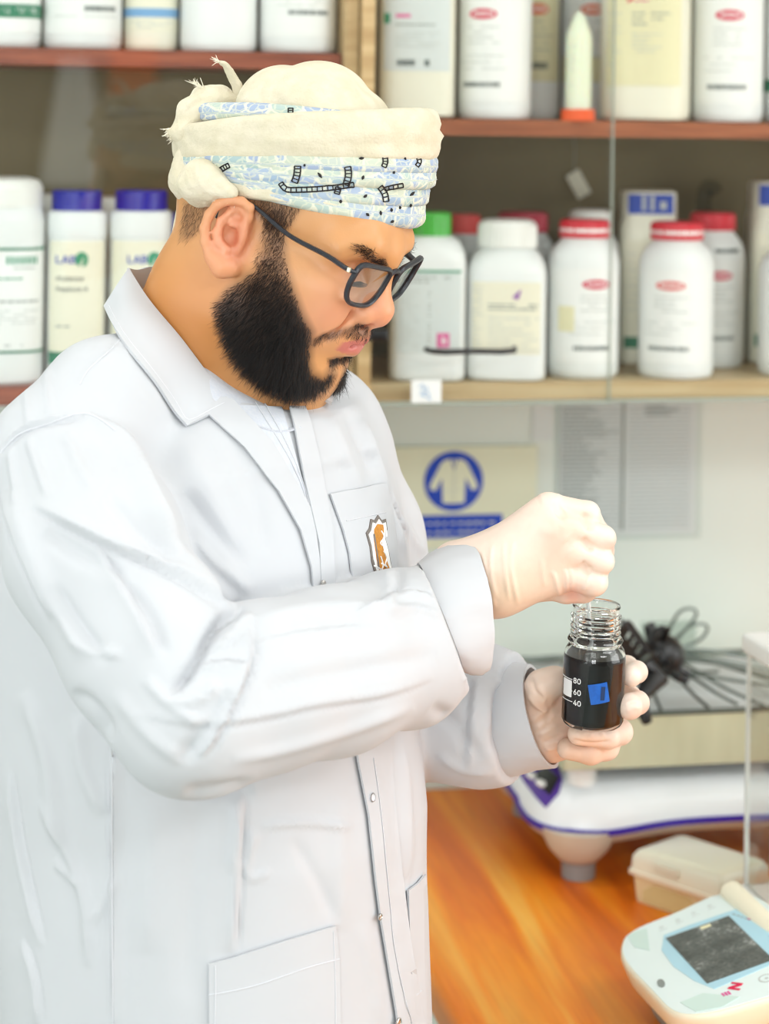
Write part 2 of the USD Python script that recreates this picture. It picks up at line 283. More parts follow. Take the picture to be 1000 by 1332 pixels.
# tag hanging on the back panel, hook above
s_, z_ = hit_wall(755, 240, 0.29)
hg = T('hanging_tag', 'small tilted cream tag hanging in the dark back of the right cabinet', 'tag', W(s_, 0.296, z_), YAW)
tg = box(0.020, 0.002, 0.036); tg.apply_transform(trimesh.transformations.rotation_matrix(math.radians(-30), (0, 1, 0))); obj('tag_card', wallframe(tg, s_, 0.30, z_), 'label_cream', hg, smooth=False)
obj('string', wallframe(sweep([(0, 0, 0.015), (0.001, 0, 0.05), (-0.004, 0.003, 0.08)], 0.0006, 5), s_ - 0.007, 0.299, z_), 'ink_grey', hg)

# ================================================================== jars and bottles
def lines(x0, x1, y0, y1, n, rng, h=0.0011, fill=1.0, ragged=0.5):
    """Illegible small print: rows of short dashes; returns rectangles (x0, x1, y0, y1)."""
    out = []
    for i in range(n):
        y = y1 - (i + 0.5) * (y1 - y0) / n; x = x0; end = x1 - rng.random() * ragged * (x1 - x0) * (i % 3 != 0)
        while x < end:
            w = rng.uniform(0.003, 0.009)
            if rng.random() < fill: out.append((x, min(x + w, end), y - h / 2, y + h / 2))
            x += w + rng.uniform(0.0008, 0.002)
    return out
class Jar:
    def __init__(s, name, label, cat_, x0, x1, ytop, d, z0, group=None, face=0.0, e=2.0, asp=1.0, H=None):
        xm = (x0 + x1) / 2; ss, _ = hit_wall(xm, 300, d); c = W(ss, d, z0); s.Y = c[1]
        s.r = (x1 - x0) / 2 / FPX * s.Y; s.z0 = z0
        s.H = H or (hit_plane(xm, ytop, c, np.array([0, 1.0, 0]))[2] - z0)
        s.face = YAW * 0 + math.atan2(c[0], c[1]) * -1 + face                      # label turned to the room
        s.e, s.asp, s.c = e, asp, c
        s.t = T(name, label, cat_, c, s.face, group)
    def R(s, th, r, e):
        c, q = np.cos(th), np.sin(th); rr = r / (np.abs(c) ** e + np.abs(q) ** e) ** (1 / e); return rr * c, rr * q * s.asp
    def body(s, prof, m, name='body'):
        """prof: (fraction of r, fraction of H[, exponent])"""
        s.prof = [(p[0] * s.r, p[1] * s.H, p[2] if len(p) > 2 else s.e) for p in prof]
        return obj(name, lathe(s.prof, 48, asp=s.asp), m, s.t, local=True, smooth=40)
    def cap(s, r, h0, h1, m, ribs=0, ring=None, dome=0.004, name='cap', e=2.0):
        r, a, b = r * s.r, h0 * s.H, h1 * s.H; k = 96 if ribs else 40
        prof = [(r * 0.985, a), (r, a + 0.001), (r, b - dome), (r - dome * 0.4, b - dome * 0.3), (r - dome * 1.3, b)]
        m_ = lathe(prof, k, e)
        if ribs:
            v = m_.vertices; th = np.arctan2(v[:, 1], v[:, 0]); q = 1 + 0.014 * np.sign(np.sin(th * ribs)) * (np.hypot(v[:, 0], v[:, 1]) > r * 0.97); v[:, :2] *= q[:, None]; m_ = TM(v, m_.faces)
        o = obj(name, m_, m, s.t, local=True, smooth=25)
        if ring: obj('cap_band', lathe([(r * 1.004, a + (b - a) * ring[0]), (r * 1.012, a + (b - a) * ring[0] + 0.0005), (r * 1.012, a + (b - a) * ring[1] - 0.0005), (r * 1.004, a + (b - a) * ring[1])], 40), ring[2], (s.t, o[1]), local=True)
        return o
    def surf(s, x, z, off):
        """Point on the label face: x metres to the right along the surface, z metres up."""
        x = np.asarray(x, float); r = np.interp(z, [p[1] for p in s.prof], [p[0] for p in s.prof]); e = s.lab_e
        a = np.arctan(x / r) if e > 3 else x / r
        th = a - np.pi / 2; px, py = s.R(th, r + off, e); return np.stack([px, py, np.broadcast_to(z, px.shape)], -1)
    def wrap(s, m2, off):
        v = m2.vertices; return TM(s.surf(v[:, 0], v[:, 1], off + v[:, 2]), m2.faces)
    def grid(s, x0, x1, y0, y1, th=0.0003, n=None):
        n = n or max(2, int(abs(x1 - x0) / 0.004) + 1); xs = np.linspace(x0, x1, n); v = []; f = []
        for k, zz in enumerate((0, th)):
            for x in xs: v += [(x, y0, zz), (x, y1, zz)]
        o = 2 * n
        for i in range(n - 1):
            a = 2 * i; f += [(o + a, o + a + 2, o + a + 3), (o + a, o + a + 3, o + a + 1), (a, a + 1, a + 2), (a + 1, a + 3, a + 2), (a, a + 2, o + a), (a + 2, o + a + 2, o + a), (a + 1, o + a + 1, a + 3), (a + 3, o + a + 1, o + a + 3)]
        f += [(0, o, 1), (1, o, o + 1), (2 * n - 2, 2 * n - 1, o + 2 * n - 2), (2 * n - 1, o + 2 * n - 1, o + 2 * n - 2)]
        return TM(v, f)
    def label(s, half, y0, y1, m, e=None, name='label', off=0.0002, x0=None):
        s.lab_e = e or s.e; x0 = -half * s.r if x0 is None else x0 * s.r
        return obj(name, s.wrap(s.grid(x0, half * s.r, y0 * s.H, y1 * s.H, n=24), off), m, s.t, local=True, smooth=60)
    def rects(s, name, rs, m, off=0.0007, kind=None):
        """rs in units: x of r, y of H"""
        return obj(name, cat([s.wrap(s.grid(a * s.r, b * s.r, c * s.H, d * s.H, 0.0002), off) for a, b, c, d in rs]), m, s.t, local=True, smooth=60, kind=kind)
    def print_rows(s, x0, x1, y0, y1, n, seed, m='ink_palegrey', h=0.0013, fill=0.85, ragged=0.5):
        rs = lines(x0 * s.r, x1 * s.r, y0 * s.H, y1 * s.H, n, random.Random(seed), h, fill, ragged)
        obj('small_print', cat([s.wrap(s.grid(*q, 0.0002), 0.0007) for q in rs]), m, s.t, local=True, kind='stuff')
    def shape(s, name, poly, x, y, m, off=0.0009):
        mm = ext(poly, 0.0003); mm = mm.subdivide_to_size(0.006); mm.apply_translation((x * s.r, y * s.H, 0)); return obj(name, s.wrap(mm, off), m, s.t, local=True)
    def text(s, name, txt, x, y, h, m, bold=True, off=0.0008):
        mm = meshkit.text_mesh(txt, h, 0.0003, bold); mm.apply_translation((x * s.r, y * s.H, 0)); return obj(name, s.wrap(mm, off), m, s.t, local=True)
def ell(a, b, n=28): return Polygon([(a * math.cos(t), b * math.sin(t)) for t in np.linspace(0, 2 * math.pi, n, endpoint=False)])
def barcode(j, x0, x1, y0, y1, seed, m='ink_dark'):
    r = random.Random(seed); out = []; x = x0
    while x < x1:
        w = r.uniform(0.012, 0.05) * (x1 - x0) / 0.9; out.append((x, min(x + w, x1), y0, y1)); x += w + r.uniform(0.012, 0.03) * (x1 - x0) / 0.9
    j.rects('barcode', out, m, kind='stuff')
ROUND = [(0.80, 0), (0.93, 0.008), (0.985, 0.03), (1, 0.06), (1, 0.70), (0.985, 0.745), (0.93, 0.79), (0.82, 0.83), (0.70, 0.86), (0.64, 0.875), (0.64, 0.93)]
ROUNDTALL = [(0.82, 0), (0.94, 0.008), (0.985, 0.025), (1, 0.05), (1, 0.74), (0.985, 0.78), (0.92, 0.82), (0.80, 0.85), (0.68, 0.87), (0.66, 0.93)]
def oval_logo(j, x, y, a=0.42, b=0.032, m='ink_red', seed=0):
    j.shape('logo', ell(a * j.r, b * j.H), x, y, m)
    j.shape('logo_lettering', unary_union([sbox((-0.26 + k * 0.085) * j.r * a / 0.42, -0.009 * j.H, (-0.205 + k * 0.085) * j.r * a / 0.42, (0.009 if k % 3 else 0.013) * j.H) for k in range(7)]), x, y, 'ink_white', 0.0014)
def red_jar(label, x0, x1, ytop, d, seed, face=0.0, lx=0.2, ink='ink_red', capm='cap_red', z=ZL, lo=True, group='round white jars with red lids', band=True):
    j = Jar('plastic_jar', label, 'jar', x0, x1, ytop, d, z, group, face); j.body(ROUND, 'bottle_white')
    j.cap(0.70, 0.885, 1.0, capm, ribs=40, ring=(0.30, 0.52, 'ink_white') if band else None)
    j.label(1.15, 0.10, 0.70, 'label_white'); oval_logo(j, lx, 0.60, 0.40, 0.030, ink)
    j.print_rows(lx - 0.45, lx + 0.5, 0.42, 0.54, 4, seed, 'ink_palegrey', 0.0016); j.print_rows(lx - 0.75, lx + 0.75, 0.27, 0.38, 3, seed + 1, 'ink_palegrey', 0.0014)
    barcode(j, lx - 0.62, lx + 0.5, 0.185, 0.212, seed + 2)
    return j

# right cabinet, base board, front row
j = Jar('plastic_bottle', 'square white bottle with bright green screw cap and green-lined label', 'bottle', 508, 605, 275, 0.07, ZL, None, math.radians(3), e=5.0)
j.body([(0.90, 0, 4), (0.985, 0.012, 5), (1, 0.04, 6), (1, 0.70, 6), (0.97, 0.76, 5), (0.86, 0.82, 3), (0.70, 0.85, 2), (0.60, 0.86, 2), (0.60, 0.92, 2)], 'bottle_white')
j.cap(0.62, 0.82, 1.0, 'cap_green', ribs=36); j.label(0.9, 0.17, 0.665, 'label_grey', 6); j.rects('green_stripe', [(-0.9, 0.9, 0.648, 0.662)], 'ink_green')
j.print_rows(-0.72, 0.55, 0.58, 0.63, 2, 3, 'ink_grey', 0.0016); j.print_rows(-0.78, -0.25, 0.2, 0.55, 12, 4, 'ink_palegrey', 0.0014); j.print_rows(-0.02, 0.05, 0.22, 0.54, 14, 5, 'ink_grey', 0.0014); j.rects('pink_mark', [(0.22, 0.54, 0.205, 0.29)], 'ink_pink'); j.shape('pink_mark_letter', unary_union([sbox(-0.03 * j.r, -0.02 * j.H, 0.02 * j.r, 0.022 * j.H), sbox(0.04 * j.r, -0.02 * j.H, 0.08 * j.r, 0.012 * j.H)]), 0.37, 0.247, 'ink_white', 0.0013)
j = Jar('plastic_bottle', 'square white bottle with wide white screw cap and purple-marked cream label', 'bottle', 609, 711, 285, 0.068, ZL, None, 0, e=5.0)
j.body([(0.88, 0, 4), (0.98, 0.012, 5), (1, 0.045, 6), (1, 0.66, 6), (0.96, 0.72, 4), (0.85, 0.78, 3), (0.72, 0.815, 2), (0.66, 0.825, 2), (0.66, 0.9, 2)], 'bottle_white')
j.cap(0.75, 0.825, 1.0, 'cap_white', ribs=44, dome=0.008); j.label(0.92, 0.17, 0.62, 'label_cream', 6)
j.shape('purple_mark', Polygon([(-0.006, -0.004), (0.001, -0.007), (0.005, 0.006), (0.001, 0.003), (-0.002, 0.000)]), 0.26, 0.545, 'ink_purple'); j.print_rows(-0.45, 0.8, 0.44, 0.49, 2, 7, 'ink_grey', 0.0022, ragged=0.1); j.print_rows(-0.45, 0.85, 0.18, 0.41, 7, 8, 'ink_palegrey', 0.0014); j.print_rows(-0.9, -0.6, 0.2, 0.6, 14, 9, 'ink_palegrey', 0.0014)
j = red_jar('round white jar, banded red lid, red oval logo, beside the white-capped square bottle', 714, 806, 285, 0.072, 21, 0.0, 0.36); j.label(-0.25, 0.30, 0.46, 'label_yellow', name='stain_patch', off=0.0006, x0=-0.75)
red_jar('round white jar, banded red lid, pale red logo, frontmost on the base board', 832, 929, 288, 0.06, 31, -0.1, -0.05, 'ink_salmon')
j = Jar('plastic_jar', 'white jar cut off by the right picture edge on the base board', 'jar', 988, 1086, 300, 0.066, ZL); j.body(ROUND, 'bottle_white'); j.cap(0.70, 0.885, 1.0, 'cap_white', ribs=40); j.label(1.0, 0.1, 0.7, 'label_white')
# back row
j = red_jar('round white jar with smooth red lid, half hidden behind the frontmost red-lidded jar', 886, 968, 276, 0.165, 41, 0.35, -0.10, 'ink_red', band=False)
j.print_rows(-0.25, 0.6, 0.745, 0.775, 1, 45, 'ink_dark', 0.005)
j = Jar('plastic_jar', 'grey-white jar with crimson lid behind the white-capped square bottle', 'jar', 638, 722, 275, 0.195, ZL); j.body(ROUND, 'bottle_grey'); j.cap(0.76, 0.87, 1.0, 'cap_crimson', ribs=40)
j = Jar('plastic_jar', 'jar with orange-red lid peeping out behind the green-capped bottle', 'jar', 572, 635, 278, 0.195, ZL); j.body(ROUND, 'bottle_grey'); j.cap(0.68, 0.87, 1.0, 'cap_red_pale', ribs=40)
j = Jar('plastic_jar', 'all-white jar with white lid behind the red-lidded jar', 'jar', 730, 806, 272, 0.175, ZL); j.body([(0.86, 0, 3), (1, 0.03, 3), (1, 0.66, 3), (0.93, 0.78, 2.5), (0.74, 0.84, 2), (0.70, 0.86, 2), (0.70, 0.9, 2)], 'bottle_white'); j.cap(0.74, 0.86, 1.0, 'cap_white', dome=0.007)
def carton(label, x0, x1, ytop, d, face, seed):
    j = Jar('plastic_bottle', label, 'bottle', x0, x1, ytop, d, ZL, 'tall cream bottles with blue-printed tops', face, e=6.0)
    j.body([(0.92, 0, 5), (1, 0.015, 6), (1, 0.78, 6), (0.98, 0.82, 5), (0.93, 0.85, 5), (0.92, 0.985, 5), (0.88, 1.0, 5)], 'bottle_cream')
    j.label(0.84, 0.87, 0.985, 'ink_blue', 5, name='blue_top_print'); j.shape('top_lettering', unary_union([sbox(-0.3 * j.r, -0.008, -0.18 * j.r, 0.012), sbox(-0.02 * j.r, -0.008, 0.1 * j.r, 0.012), sbox(0.3 * j.r, -0.006, 0.5 * j.r, 0.004)]), 0, 0.925, 'ink_palegrey')
    j.label(0.92, 0.10, 0.72, 'label_cream', 6); j.rects('green_stripe', [(-0.92, 0.92, 0.10, 0.165)], 'ink_dkgreen'); j.print_rows(-0.8, 0.7, 0.3, 0.66, 8, seed, 'ink_palegrey')
carton('tall cream bottle with blue-printed top, between the two banded red lids', 804, 880, 248, 0.205, 0.12, 51)
carton('tall cream bottle with blue-printed top near the right picture edge', 972, 1056, 236, 0.205, 0.15, 52)
ss, zz = hit_wall(915, 262, 0.262); c_ = W(ss, 0.262, ZL)
gh = T('glass_flask', 'clear flask with hooked glass neck standing at the back behind a red lid', 'flask', c_)
mat('clear_glass', (240, 244, 242), 0.02, transmission_weight=1.0, ior=1.45); pane_mat('frosted', (0.80, 0.82, 0.80), 1.5, 0.2)
hk = [(0, 0, 0.17), (0, 0, zz - ZL - 0.01), (0.001, 0, zz - ZL + 0.01), (0.008, 0, zz - ZL + 0.02), (0.017, 0, zz - ZL + 0.012)]
obj('neck', sweep(spline(hk, 20), 0.010, 12), 'frosted', gh, local=True); obj('body', lathe([(0.025, 0), (0.028, 0.004), (0.028, 0.10), (0.02, 0.15), (0.011, 0.17)], 28), 'frosted', gh, local=True)

# right cabinet, upper shelf
TOP = -70
j = Jar('plastic_bottle', 'large cream square bottle with pink and green printed label beside the cabinet post', 'bottle', 490, 588, TOP, 0.075, ZUR, None, 0, e=5.5)
BIG = [(0.9, 0, 4), (1, 0.02, 5.5), (1, 0.80, 5.5), (0.9, 0.87, 3), (0.62, 0.9, 2), (0.62, 0.93, 2)]
j.body(BIG, 'bottle_cream'); j.cap(0.66, 0.9, 1, 'cap_white', ribs=40); j.label(0.95, 0.27, 0.78, 'label_grey', 5.5); j.rects('green_mark', [(-0.95, -0.72, 0.54, 0.60)], 'ink_green'); j.rects('pink_print', [(-0.56, -0.18, 0.575, 0.595)], 'ink_pink')
j.print_rows(-0.56, 0.6, 0.52, 0.55, 1, 61, 'ink_grey', 0.002); j.print_rows(-0.56, 0.6, 0.40, 0.50, 5, 62); barcode(j, -0.5, -0.05, 0.30, 0.335, 63); j.rects('small_mark', [(0.2, 0.32, 0.30, 0.335)], 'ink_dark')
j = red_jar('white round jar with red oval logo on the upper shelf, right of the square bottle', 593, 688, TOP, 0.07, 71, -0.1, -0.25, z=ZUR, group='round white jars on the upper shelf')
j = Jar('plastic_jar', 'cream-labelled jar with orange logo standing back on the upper shelf', 'jar', 652, 724, TOP, 0.215, ZUR, None, 0); j.body(ROUND, 'bottle_white'); j.label(1.2, 0.22, 0.72, 'label_yellow'); oval_logo(j, 0.20, 0.63, 0.42, 0.032, 'ink_orange'); j.print_rows(0.0, 0.9, 0.34, 0.58, 6, 75, 'ink_grey'); barcode(j, 0.0, 0.6, 0.29, 0.33, 76); j.cap(0.7, 0.885, 1, 'cap_white', ribs=40)
j = Jar('plastic_jar', 'orange-marked cream jar half hidden by the tube on the upper shelf', 'jar', 727, 798, TOP, 0.215, ZUR, None, 0); j.body(ROUND, 'bottle_white'); j.label(1.2, 0.22, 0.78, 'label_yellow'); oval_logo(j, 0.10, 0.63, 0.42, 0.032, 'ink_orange'); j.print_rows(-0.9, 0.9, 0.28, 0.58, 9, 77, 'ink_grey'); j.cap(0.7, 0.885, 1, 'cap_white', ribs=40)
j = Jar('plastic_bottle', 'wide cream bottle with pink-marked label, right of the orange-capped tube', 'bottle', 779, 894, TOP, 0.08, ZUR, None, -0.05, e=3.6)
j.body([(0.86, 0, 3), (0.97, 0.015, 3.4), (1, 0.05, 3.6), (1, 0.78, 3.6), (0.9, 0.87, 3), (0.6, 0.9, 2), (0.6, 0.93, 2)], 'bottle_cream'); j.cap(0.64, 0.9, 1, 'cap_white', ribs=40); j.label(0.97, 0.20, 0.72, 'label_yellow', 3.6)
j.shape('pink_mark', Polygon([(-0.004, -0.003), (0.003, 0.0005), (0.004, 0.004), (-0.003, 0.003)]), -0.30, 0.675, 'ink_red'); j.print_rows(-0.2, 0.12, 0.665, 0.69, 1, 81, 'ink_pink', 0.002); j.print_rows(-0.26, 0.6, 0.53, 0.62, 3, 82, 'ink_grey', 0.002); j.print_rows(-0.26, 0.4, 0.38, 0.5, 5, 83); j.print_rows(-0.95, -0.5, 0.3, 0.62, 9, 84, 'ink_palegrey')
red_jar('white round jar with red oval logo on the upper shelf near the right picture edge', 897, 989, TOP, 0.07, 91, 0.0, 0.05, z=ZUR, group='round white jars on the upper shelf')
j = Jar('plastic_jar', 'white jar with green stripe cut off by the right picture edge, upper shelf', 'jar', 991, 1080, TOP, 0.07, ZUR); j.body(ROUND, 'bottle_white'); j.label(1.3, 0.1, 0.7, 'label_white'); j.rects('green_stripe', [(-1.3, 1.0, 0.175, 0.245)], 'ink_dkgreen'); j.cap(0.7, 0.885, 1, 'cap_white')
j = Jar('centrifuge_tube', 'conical centrifuge tube standing upside down on its orange cap', 'tube', 730, 769, 15, 0.034, ZUR); j.cap(1.1, 0, 0.105, 'cap_orange', ribs=30, dome=0.001)
j.body([(0.86, 0.106), (0.86, 0.74), (0.80, 0.80), (0.42, 0.94), (0.22, 0.985), (0.12, 1.0)], 'tube_plastic', 'tube'); j.lab_e = 2.0; j.print_rows(-0.6, -0.1, 0.3, 0.7, 9, 99, 'ink_palegrey', 0.001)

# left cabinet, upper shelf
j = Jar('plastic_jar', 'white jar with a green printed band, leftmost on the upper left shelf', 'jar', -48, 49, TOP - 60, 0.075, ZUL, None, 0, e=2.6); j.body(ROUND, 'bottle_white'); j.label(1.4, 0.1, 0.7, 'label_white'); j.rects('green_band', [(-1.4, 1.4, 0.20, 0.29)], 'ink_dkgreen'); j.print_rows(-1.0, 1.0, 0.225, 0.27, 2, 101, 'ink_white', 0.002); j.cap(0.7, 0.885, 1, 'cap_white')
j = Jar('plastic_jar', 'wide white jar with a barcode, second on the upper left shelf', 'jar', 53, 154, TOP - 60, 0.08, ZUL, None, 0, e=2.6); j.body(ROUND, 'bottle_white'); j.label(1.2, 0.1, 0.7, 'label_white'); barcode(j, 0.05, 0.85, 0.25, 0.285, 103); j.print_rows(-0.7, 0.9, 0.2, 0.23, 1, 104)
j = Jar('plastic_jar', 'cream jar with a sky-blue band on the upper left shelf', 'jar', 158, 227, TOP - 40, 0.085, ZUL, None, 0, e=2.6); j.body(ROUND, 'bottle_cream'); j.label(1.4, 0.14, 0.7, 'label_cream'); j.rects('blue_band', [(-1.4, 1.4, 0.245, 0.31)], 'ink_skyblue'); j.print_rows(-0.8, 0.8, 0.16, 0.22, 3, 105, 'ink_palegrey')
j = Jar('plastic_jar', 'plain bluish-white jar without print on the upper left shelf', 'jar', 231, 330, TOP - 60, 0.078, ZUL, None, 0, e=3.0); j.body(ROUND, 'bottle_white')
j = Jar('plastic_jar', 'white jar with a barcode beside the cabinet post, upper left shelf', 'jar', 334, 434, TOP - 60, 0.072, ZUL, None, 0, e=2.6); j.body(ROUND, 'bottle_white'); j.label(1.2, 0.1, 0.7, 'label_white'); barcode(j, -0.25, 0.75, 0.245, 0.275, 107); j.print_rows(-0.5, 0.8, 0.29, 0.38, 3, 108)
# left cabinet, base board
j = Jar('plastic_jar', 'large white jar with green lettered label at the left picture edge', 'jar', -44, 57, 230, 0.075, ZL, None, 0.1, e=2.6)
j.body([(0.90, 0), (0.985, 0.015), (1, 0.04), (1, 0.145), (0.985, 0.15), (0.985, 0.67), (1, 0.675), (1, 0.79), (0.985, 0.80), (0.94, 0.84), (0.93, 0.86)], 'bottle_white'); j.cap(0.96, 0.855, 1.0, 'cap_white', dome=0.012)
j.label(1.3, 0.155, 0.665, 'label_white'); j.rects('green_line', [(-1.3, 1.3, 0.155, 0.168)], 'ink_dkgreen'); j.rects('green_line', [(-1.3, 1.3, 0.650, 0.664)], 'ink_dkgreen'); j.rects('green_lettering', [(-0.05 + k * 0.12, 0.02 + k * 0.12, 0.585, 0.622) for k in range(7)], 'ink_green'); j.print_rows(0.0, 0.7, 0.555, 0.575, 1, 111, 'ink_grey')
j.print_rows(-0.3, 0.35, 0.5, 0.53, 1, 112, 'ink_green', 0.002); j.print_rows(-0.4, 0.8, 0.39, 0.42, 1, 113, 'ink_grey', 0.0025, ragged=0); j.print_rows(-0.4, 0.85, 0.29, 0.37, 4, 114); j.print_rows(-0.4, 0.8, 0.18, 0.26, 3, 115, 'ink_grey', fill=0.5)
def lab_jar(label, x0, x1, d, face, seed, words, lx):
    j = Jar('plastic_jar', label, 'jar', x0, x1, 247, d, ZL, 'cream jars with blue lids', face, e=3.0)
    j.body([(0.92, 0), (1, 0.015), (1, 0.745), (0.985, 0.75), (1.03, 0.765), (1.03, 0.86), (1.0, 0.885), (0.9, 0.895)], 'bottle_white'); j.cap(0.86, 0.895, 1.0, 'cap_blue', dome=0.002); 
    j.label(0.98, 0.10, 0.74, 'label_cream'); j.rects('green_stripe', [(-0.98, 0.98, 0.10, 0.165)], 'ink_dkgreen')
    j.text('lab_lettering', 'LAB', lx, 0.625, 0.0088, 'ink_blue')
    j.shape('leaf_logo', unary_union([ell(0.0072, 0.0088).difference(Polygon([(-0.003, -0.009), (0.0, -0.001), (0.003, 0.004), (0.0015, -0.003), (0.001, -0.009)]))]), lx + 0.85, 0.645, 'ink_green')
    for k, w in enumerate(words): j.text('product_lettering', w, lx + 0.05, 0.535 - 0.055 * k, 0.0052, 'ink_dark', False)
    if words: j.print_rows(lx + 0.05, lx + 0.5, 0.29, 0.305, 1, seed, 'ink_grey', 0.002)
lab_jar('cream jar with blue lid and two-line label, beside the large white jar', 62, 137, 0.075, 0.05, 121, ['Proteose', 'Peptone A'], -0.72)
lab_jar('cream jar with blue lid next to the raised coat collar', 144, 222, 0.075, 0.0, 122, ['N'], -0.42)
j = Jar('plastic_jar', 'jar with blue lid behind the nape, mostly hidden', 'jar', 176, 248, 277, 0.16, ZL); j.body(ROUNDTALL, 'bottle_white'); j.cap(0.8, 0.80, 1, 'cap_blue')
j = Jar('plastic_jar', 'pale jar seen between the large white jar and a blue lid', 'jar', 28, 92, 252, 0.19, ZL); j.body(ROUNDTALL, 'bottle_cream'); j.cap(0.8, 0.85, 1, 'cap_white')
j = Jar('plastic_jar', 'pale jar seen between the two blue lids', 'jar', 108, 176, 256, 0.19, ZL); j.body(ROUNDTALL, 'bottle_cream'); j.cap(0.8, 0.85, 1, 'cap_white')

# ================================================================== on the wall: sign, list
def wall_print(name, poly, s, z, d, m, parent, th=0.0008):
    mm = ext(poly, th); mm.apply_transform(trimesh.transformations.rotation_matrix(math.pi / 2, (1, 0, 0))); return obj(name, wallframe(mm, s, d, z), m, parent, smooth=False)
s0_, zt = hit_wall(420, 583, 0.319); s1_, _ = hit_wall(697, 583, 0.319); _, zb = hit_wall(600, 712, 0.319)
sg = T('safety_sign', 'cream wall sign with white coat symbol in a blue disc over a blue strip', 'sign', W(0.16, 0.316, zb), YAW)
slab('sign_board', s0_, s1_, 0.313, 0.3195, zb, zt, 'sign_board', sg)
sc, zc = hit_wall(590, 626, 0.312); rc = hit_wall(628, 626, 0.312)[0] - sc
wall_print('blue_disc', Point(0, 0).buffer(rc, 32), sc, zc, 0.3128, 'ink_sign', sg)
half = [(0, 0.70), (0.14, 0.74), (0.32, 0.70), (0.44, 0.60), (0.80, -0.10), (0.80, -0.26), (0.62, -0.30), (0.40, 0.12), (0.37, -0.72), (0, -0.74)]
coat = Polygon([(x * rc, y * rc) for x, y in half] + [(-x * rc, y * rc) for x, y in half[::-1]])
coat = coat.difference(unary_union([Polygon([(-0.13 * rc, 0.74 * rc), (0, 0.36 * rc), (0.13 * rc, 0.74 * rc), (0.08 * rc, 0.76 * rc), (0, 0.46 * rc), (-0.08 * rc, 0.76 * rc)])]))
wall_print('coat_symbol', coat, sc, zc, 0.3119, 'sign_board', sg)
wall_print('coat_line', unary_union([sbox(-0.01 * rc, -0.72 * rc, 0.01 * rc, 0.36 * rc), sbox(-0.30 * rc, -0.32 * rc, -0.12 * rc, -0.30 * rc), sbox(0.12 * rc, -0.32 * rc, 0.30 * rc, -0.30 * rc), sbox(-0.02 * rc, 0.0, 0.05 * rc, 0.03 * rc), sbox(-0.02 * rc, -0.3 * rc, 0.05 * rc, -0.27 * rc)]), sc, zc, 0.3110, 'ink_palegrey', sg)
sa, za = hit_wall(500, 671, 0.312); sb, zb2 = hit_wall(653, 698, 0.312)
wall_print('blue_strip', sbox(sa, zb2, sb, za - 0.001), 0, 0, 0.3128, 'ink_sign', sg)
rg = random.Random(5)
wall_print('strip_lettering', unary_union([sbox(a, b, c, d) for q in range(2) for (a, c, b, d) in [(x, x1, y + (za - zb2) * (0.62 - 0.38 * q) + zb2, y1 + (za - zb2) * (0.62 - 0.38 * q) + zb2) for x, x1, y, y1 in [(sa + 0.006 + 0.0105 * i, sa + 0.006 + 0.0105 * i + rg.uniform(0.004, 0.008), -rg.uniform(0.0012, 0.002), rg.uniform(0.0012, 0.002)) for i in range(int((sb - sa - 0.012) / 0.0105))]]]), 0, 0, 0.3119, 'ink_palegrey', sg)
s0_, zt = hit_wall(726, 505, 0.318); s1_, zb = hit_wall(905, 697, 0.318)
pl = T('paper_list', 'printed two-column list in a clear sleeve taped to the wall', 'paper', W((s0_ + s1_) / 2, 0.316, zb), YAW)
slab('paper_sheet', s0_ + 0.002, s1_ - 0.002, 0.3172, 0.3192, zb + 0.004, zt, 'paper', pl)
w_ = s1_ - s0_; rs = []
for k in range(30):
    y = zt - 0.028 - k * (zt - zb - 0.035) / 30
    rs.append(sbox(0.004, y, w_ * 0.46, y + 0.0011)); rs.append(sbox(w_ * 0.5, y, w_ * 0.95, y + 0.0011))
    x = 0.006
    while x < w_ * (0.16 + 0.26 * rg.random()): q = rg.uniform(0.004, 0.010); rs.append(sbox(x, y + 0.0012, x + q, y + 0.0034)); x += q + 0.0015
    if k < 3: rs.append(sbox(w_ * 0.62, y + 0.001, w_ * (0.75 + 0.12 * rg.random()), y + 0.004))
wall_print('list_print', unary_union(rs), s0_, 0, 0.3171, 'ink_list', pl, 0.0003)
wall_print('column_bar', unary_union([sbox(w_ * 0.455, zb + 0.01, w_ * 0.475, zt)]), s0_, 0, 0.3170, 'ink_grey', pl, 0.0003)
pane_mat('clear_sleeve', (0.95, 0.96, 0.96), 1.25, 0.1)
sl0, slz = hit_wall(690, 505, 0.315); sl1, _ = hit_wall(912, 697, 0.315)
slab('clear_sleeve', s0_ - 0.004, s1_ + 0.006, 0.3155, 0.3162, zb - 0.003, zt, 'clear_sleeve', pl)
wall_print('clear_tape', sbox(0, 0, 0.03, 0.10), sl0 + 0.004, zt - 0.07, 0.3185, 'label_grey', pl, 0.0003)
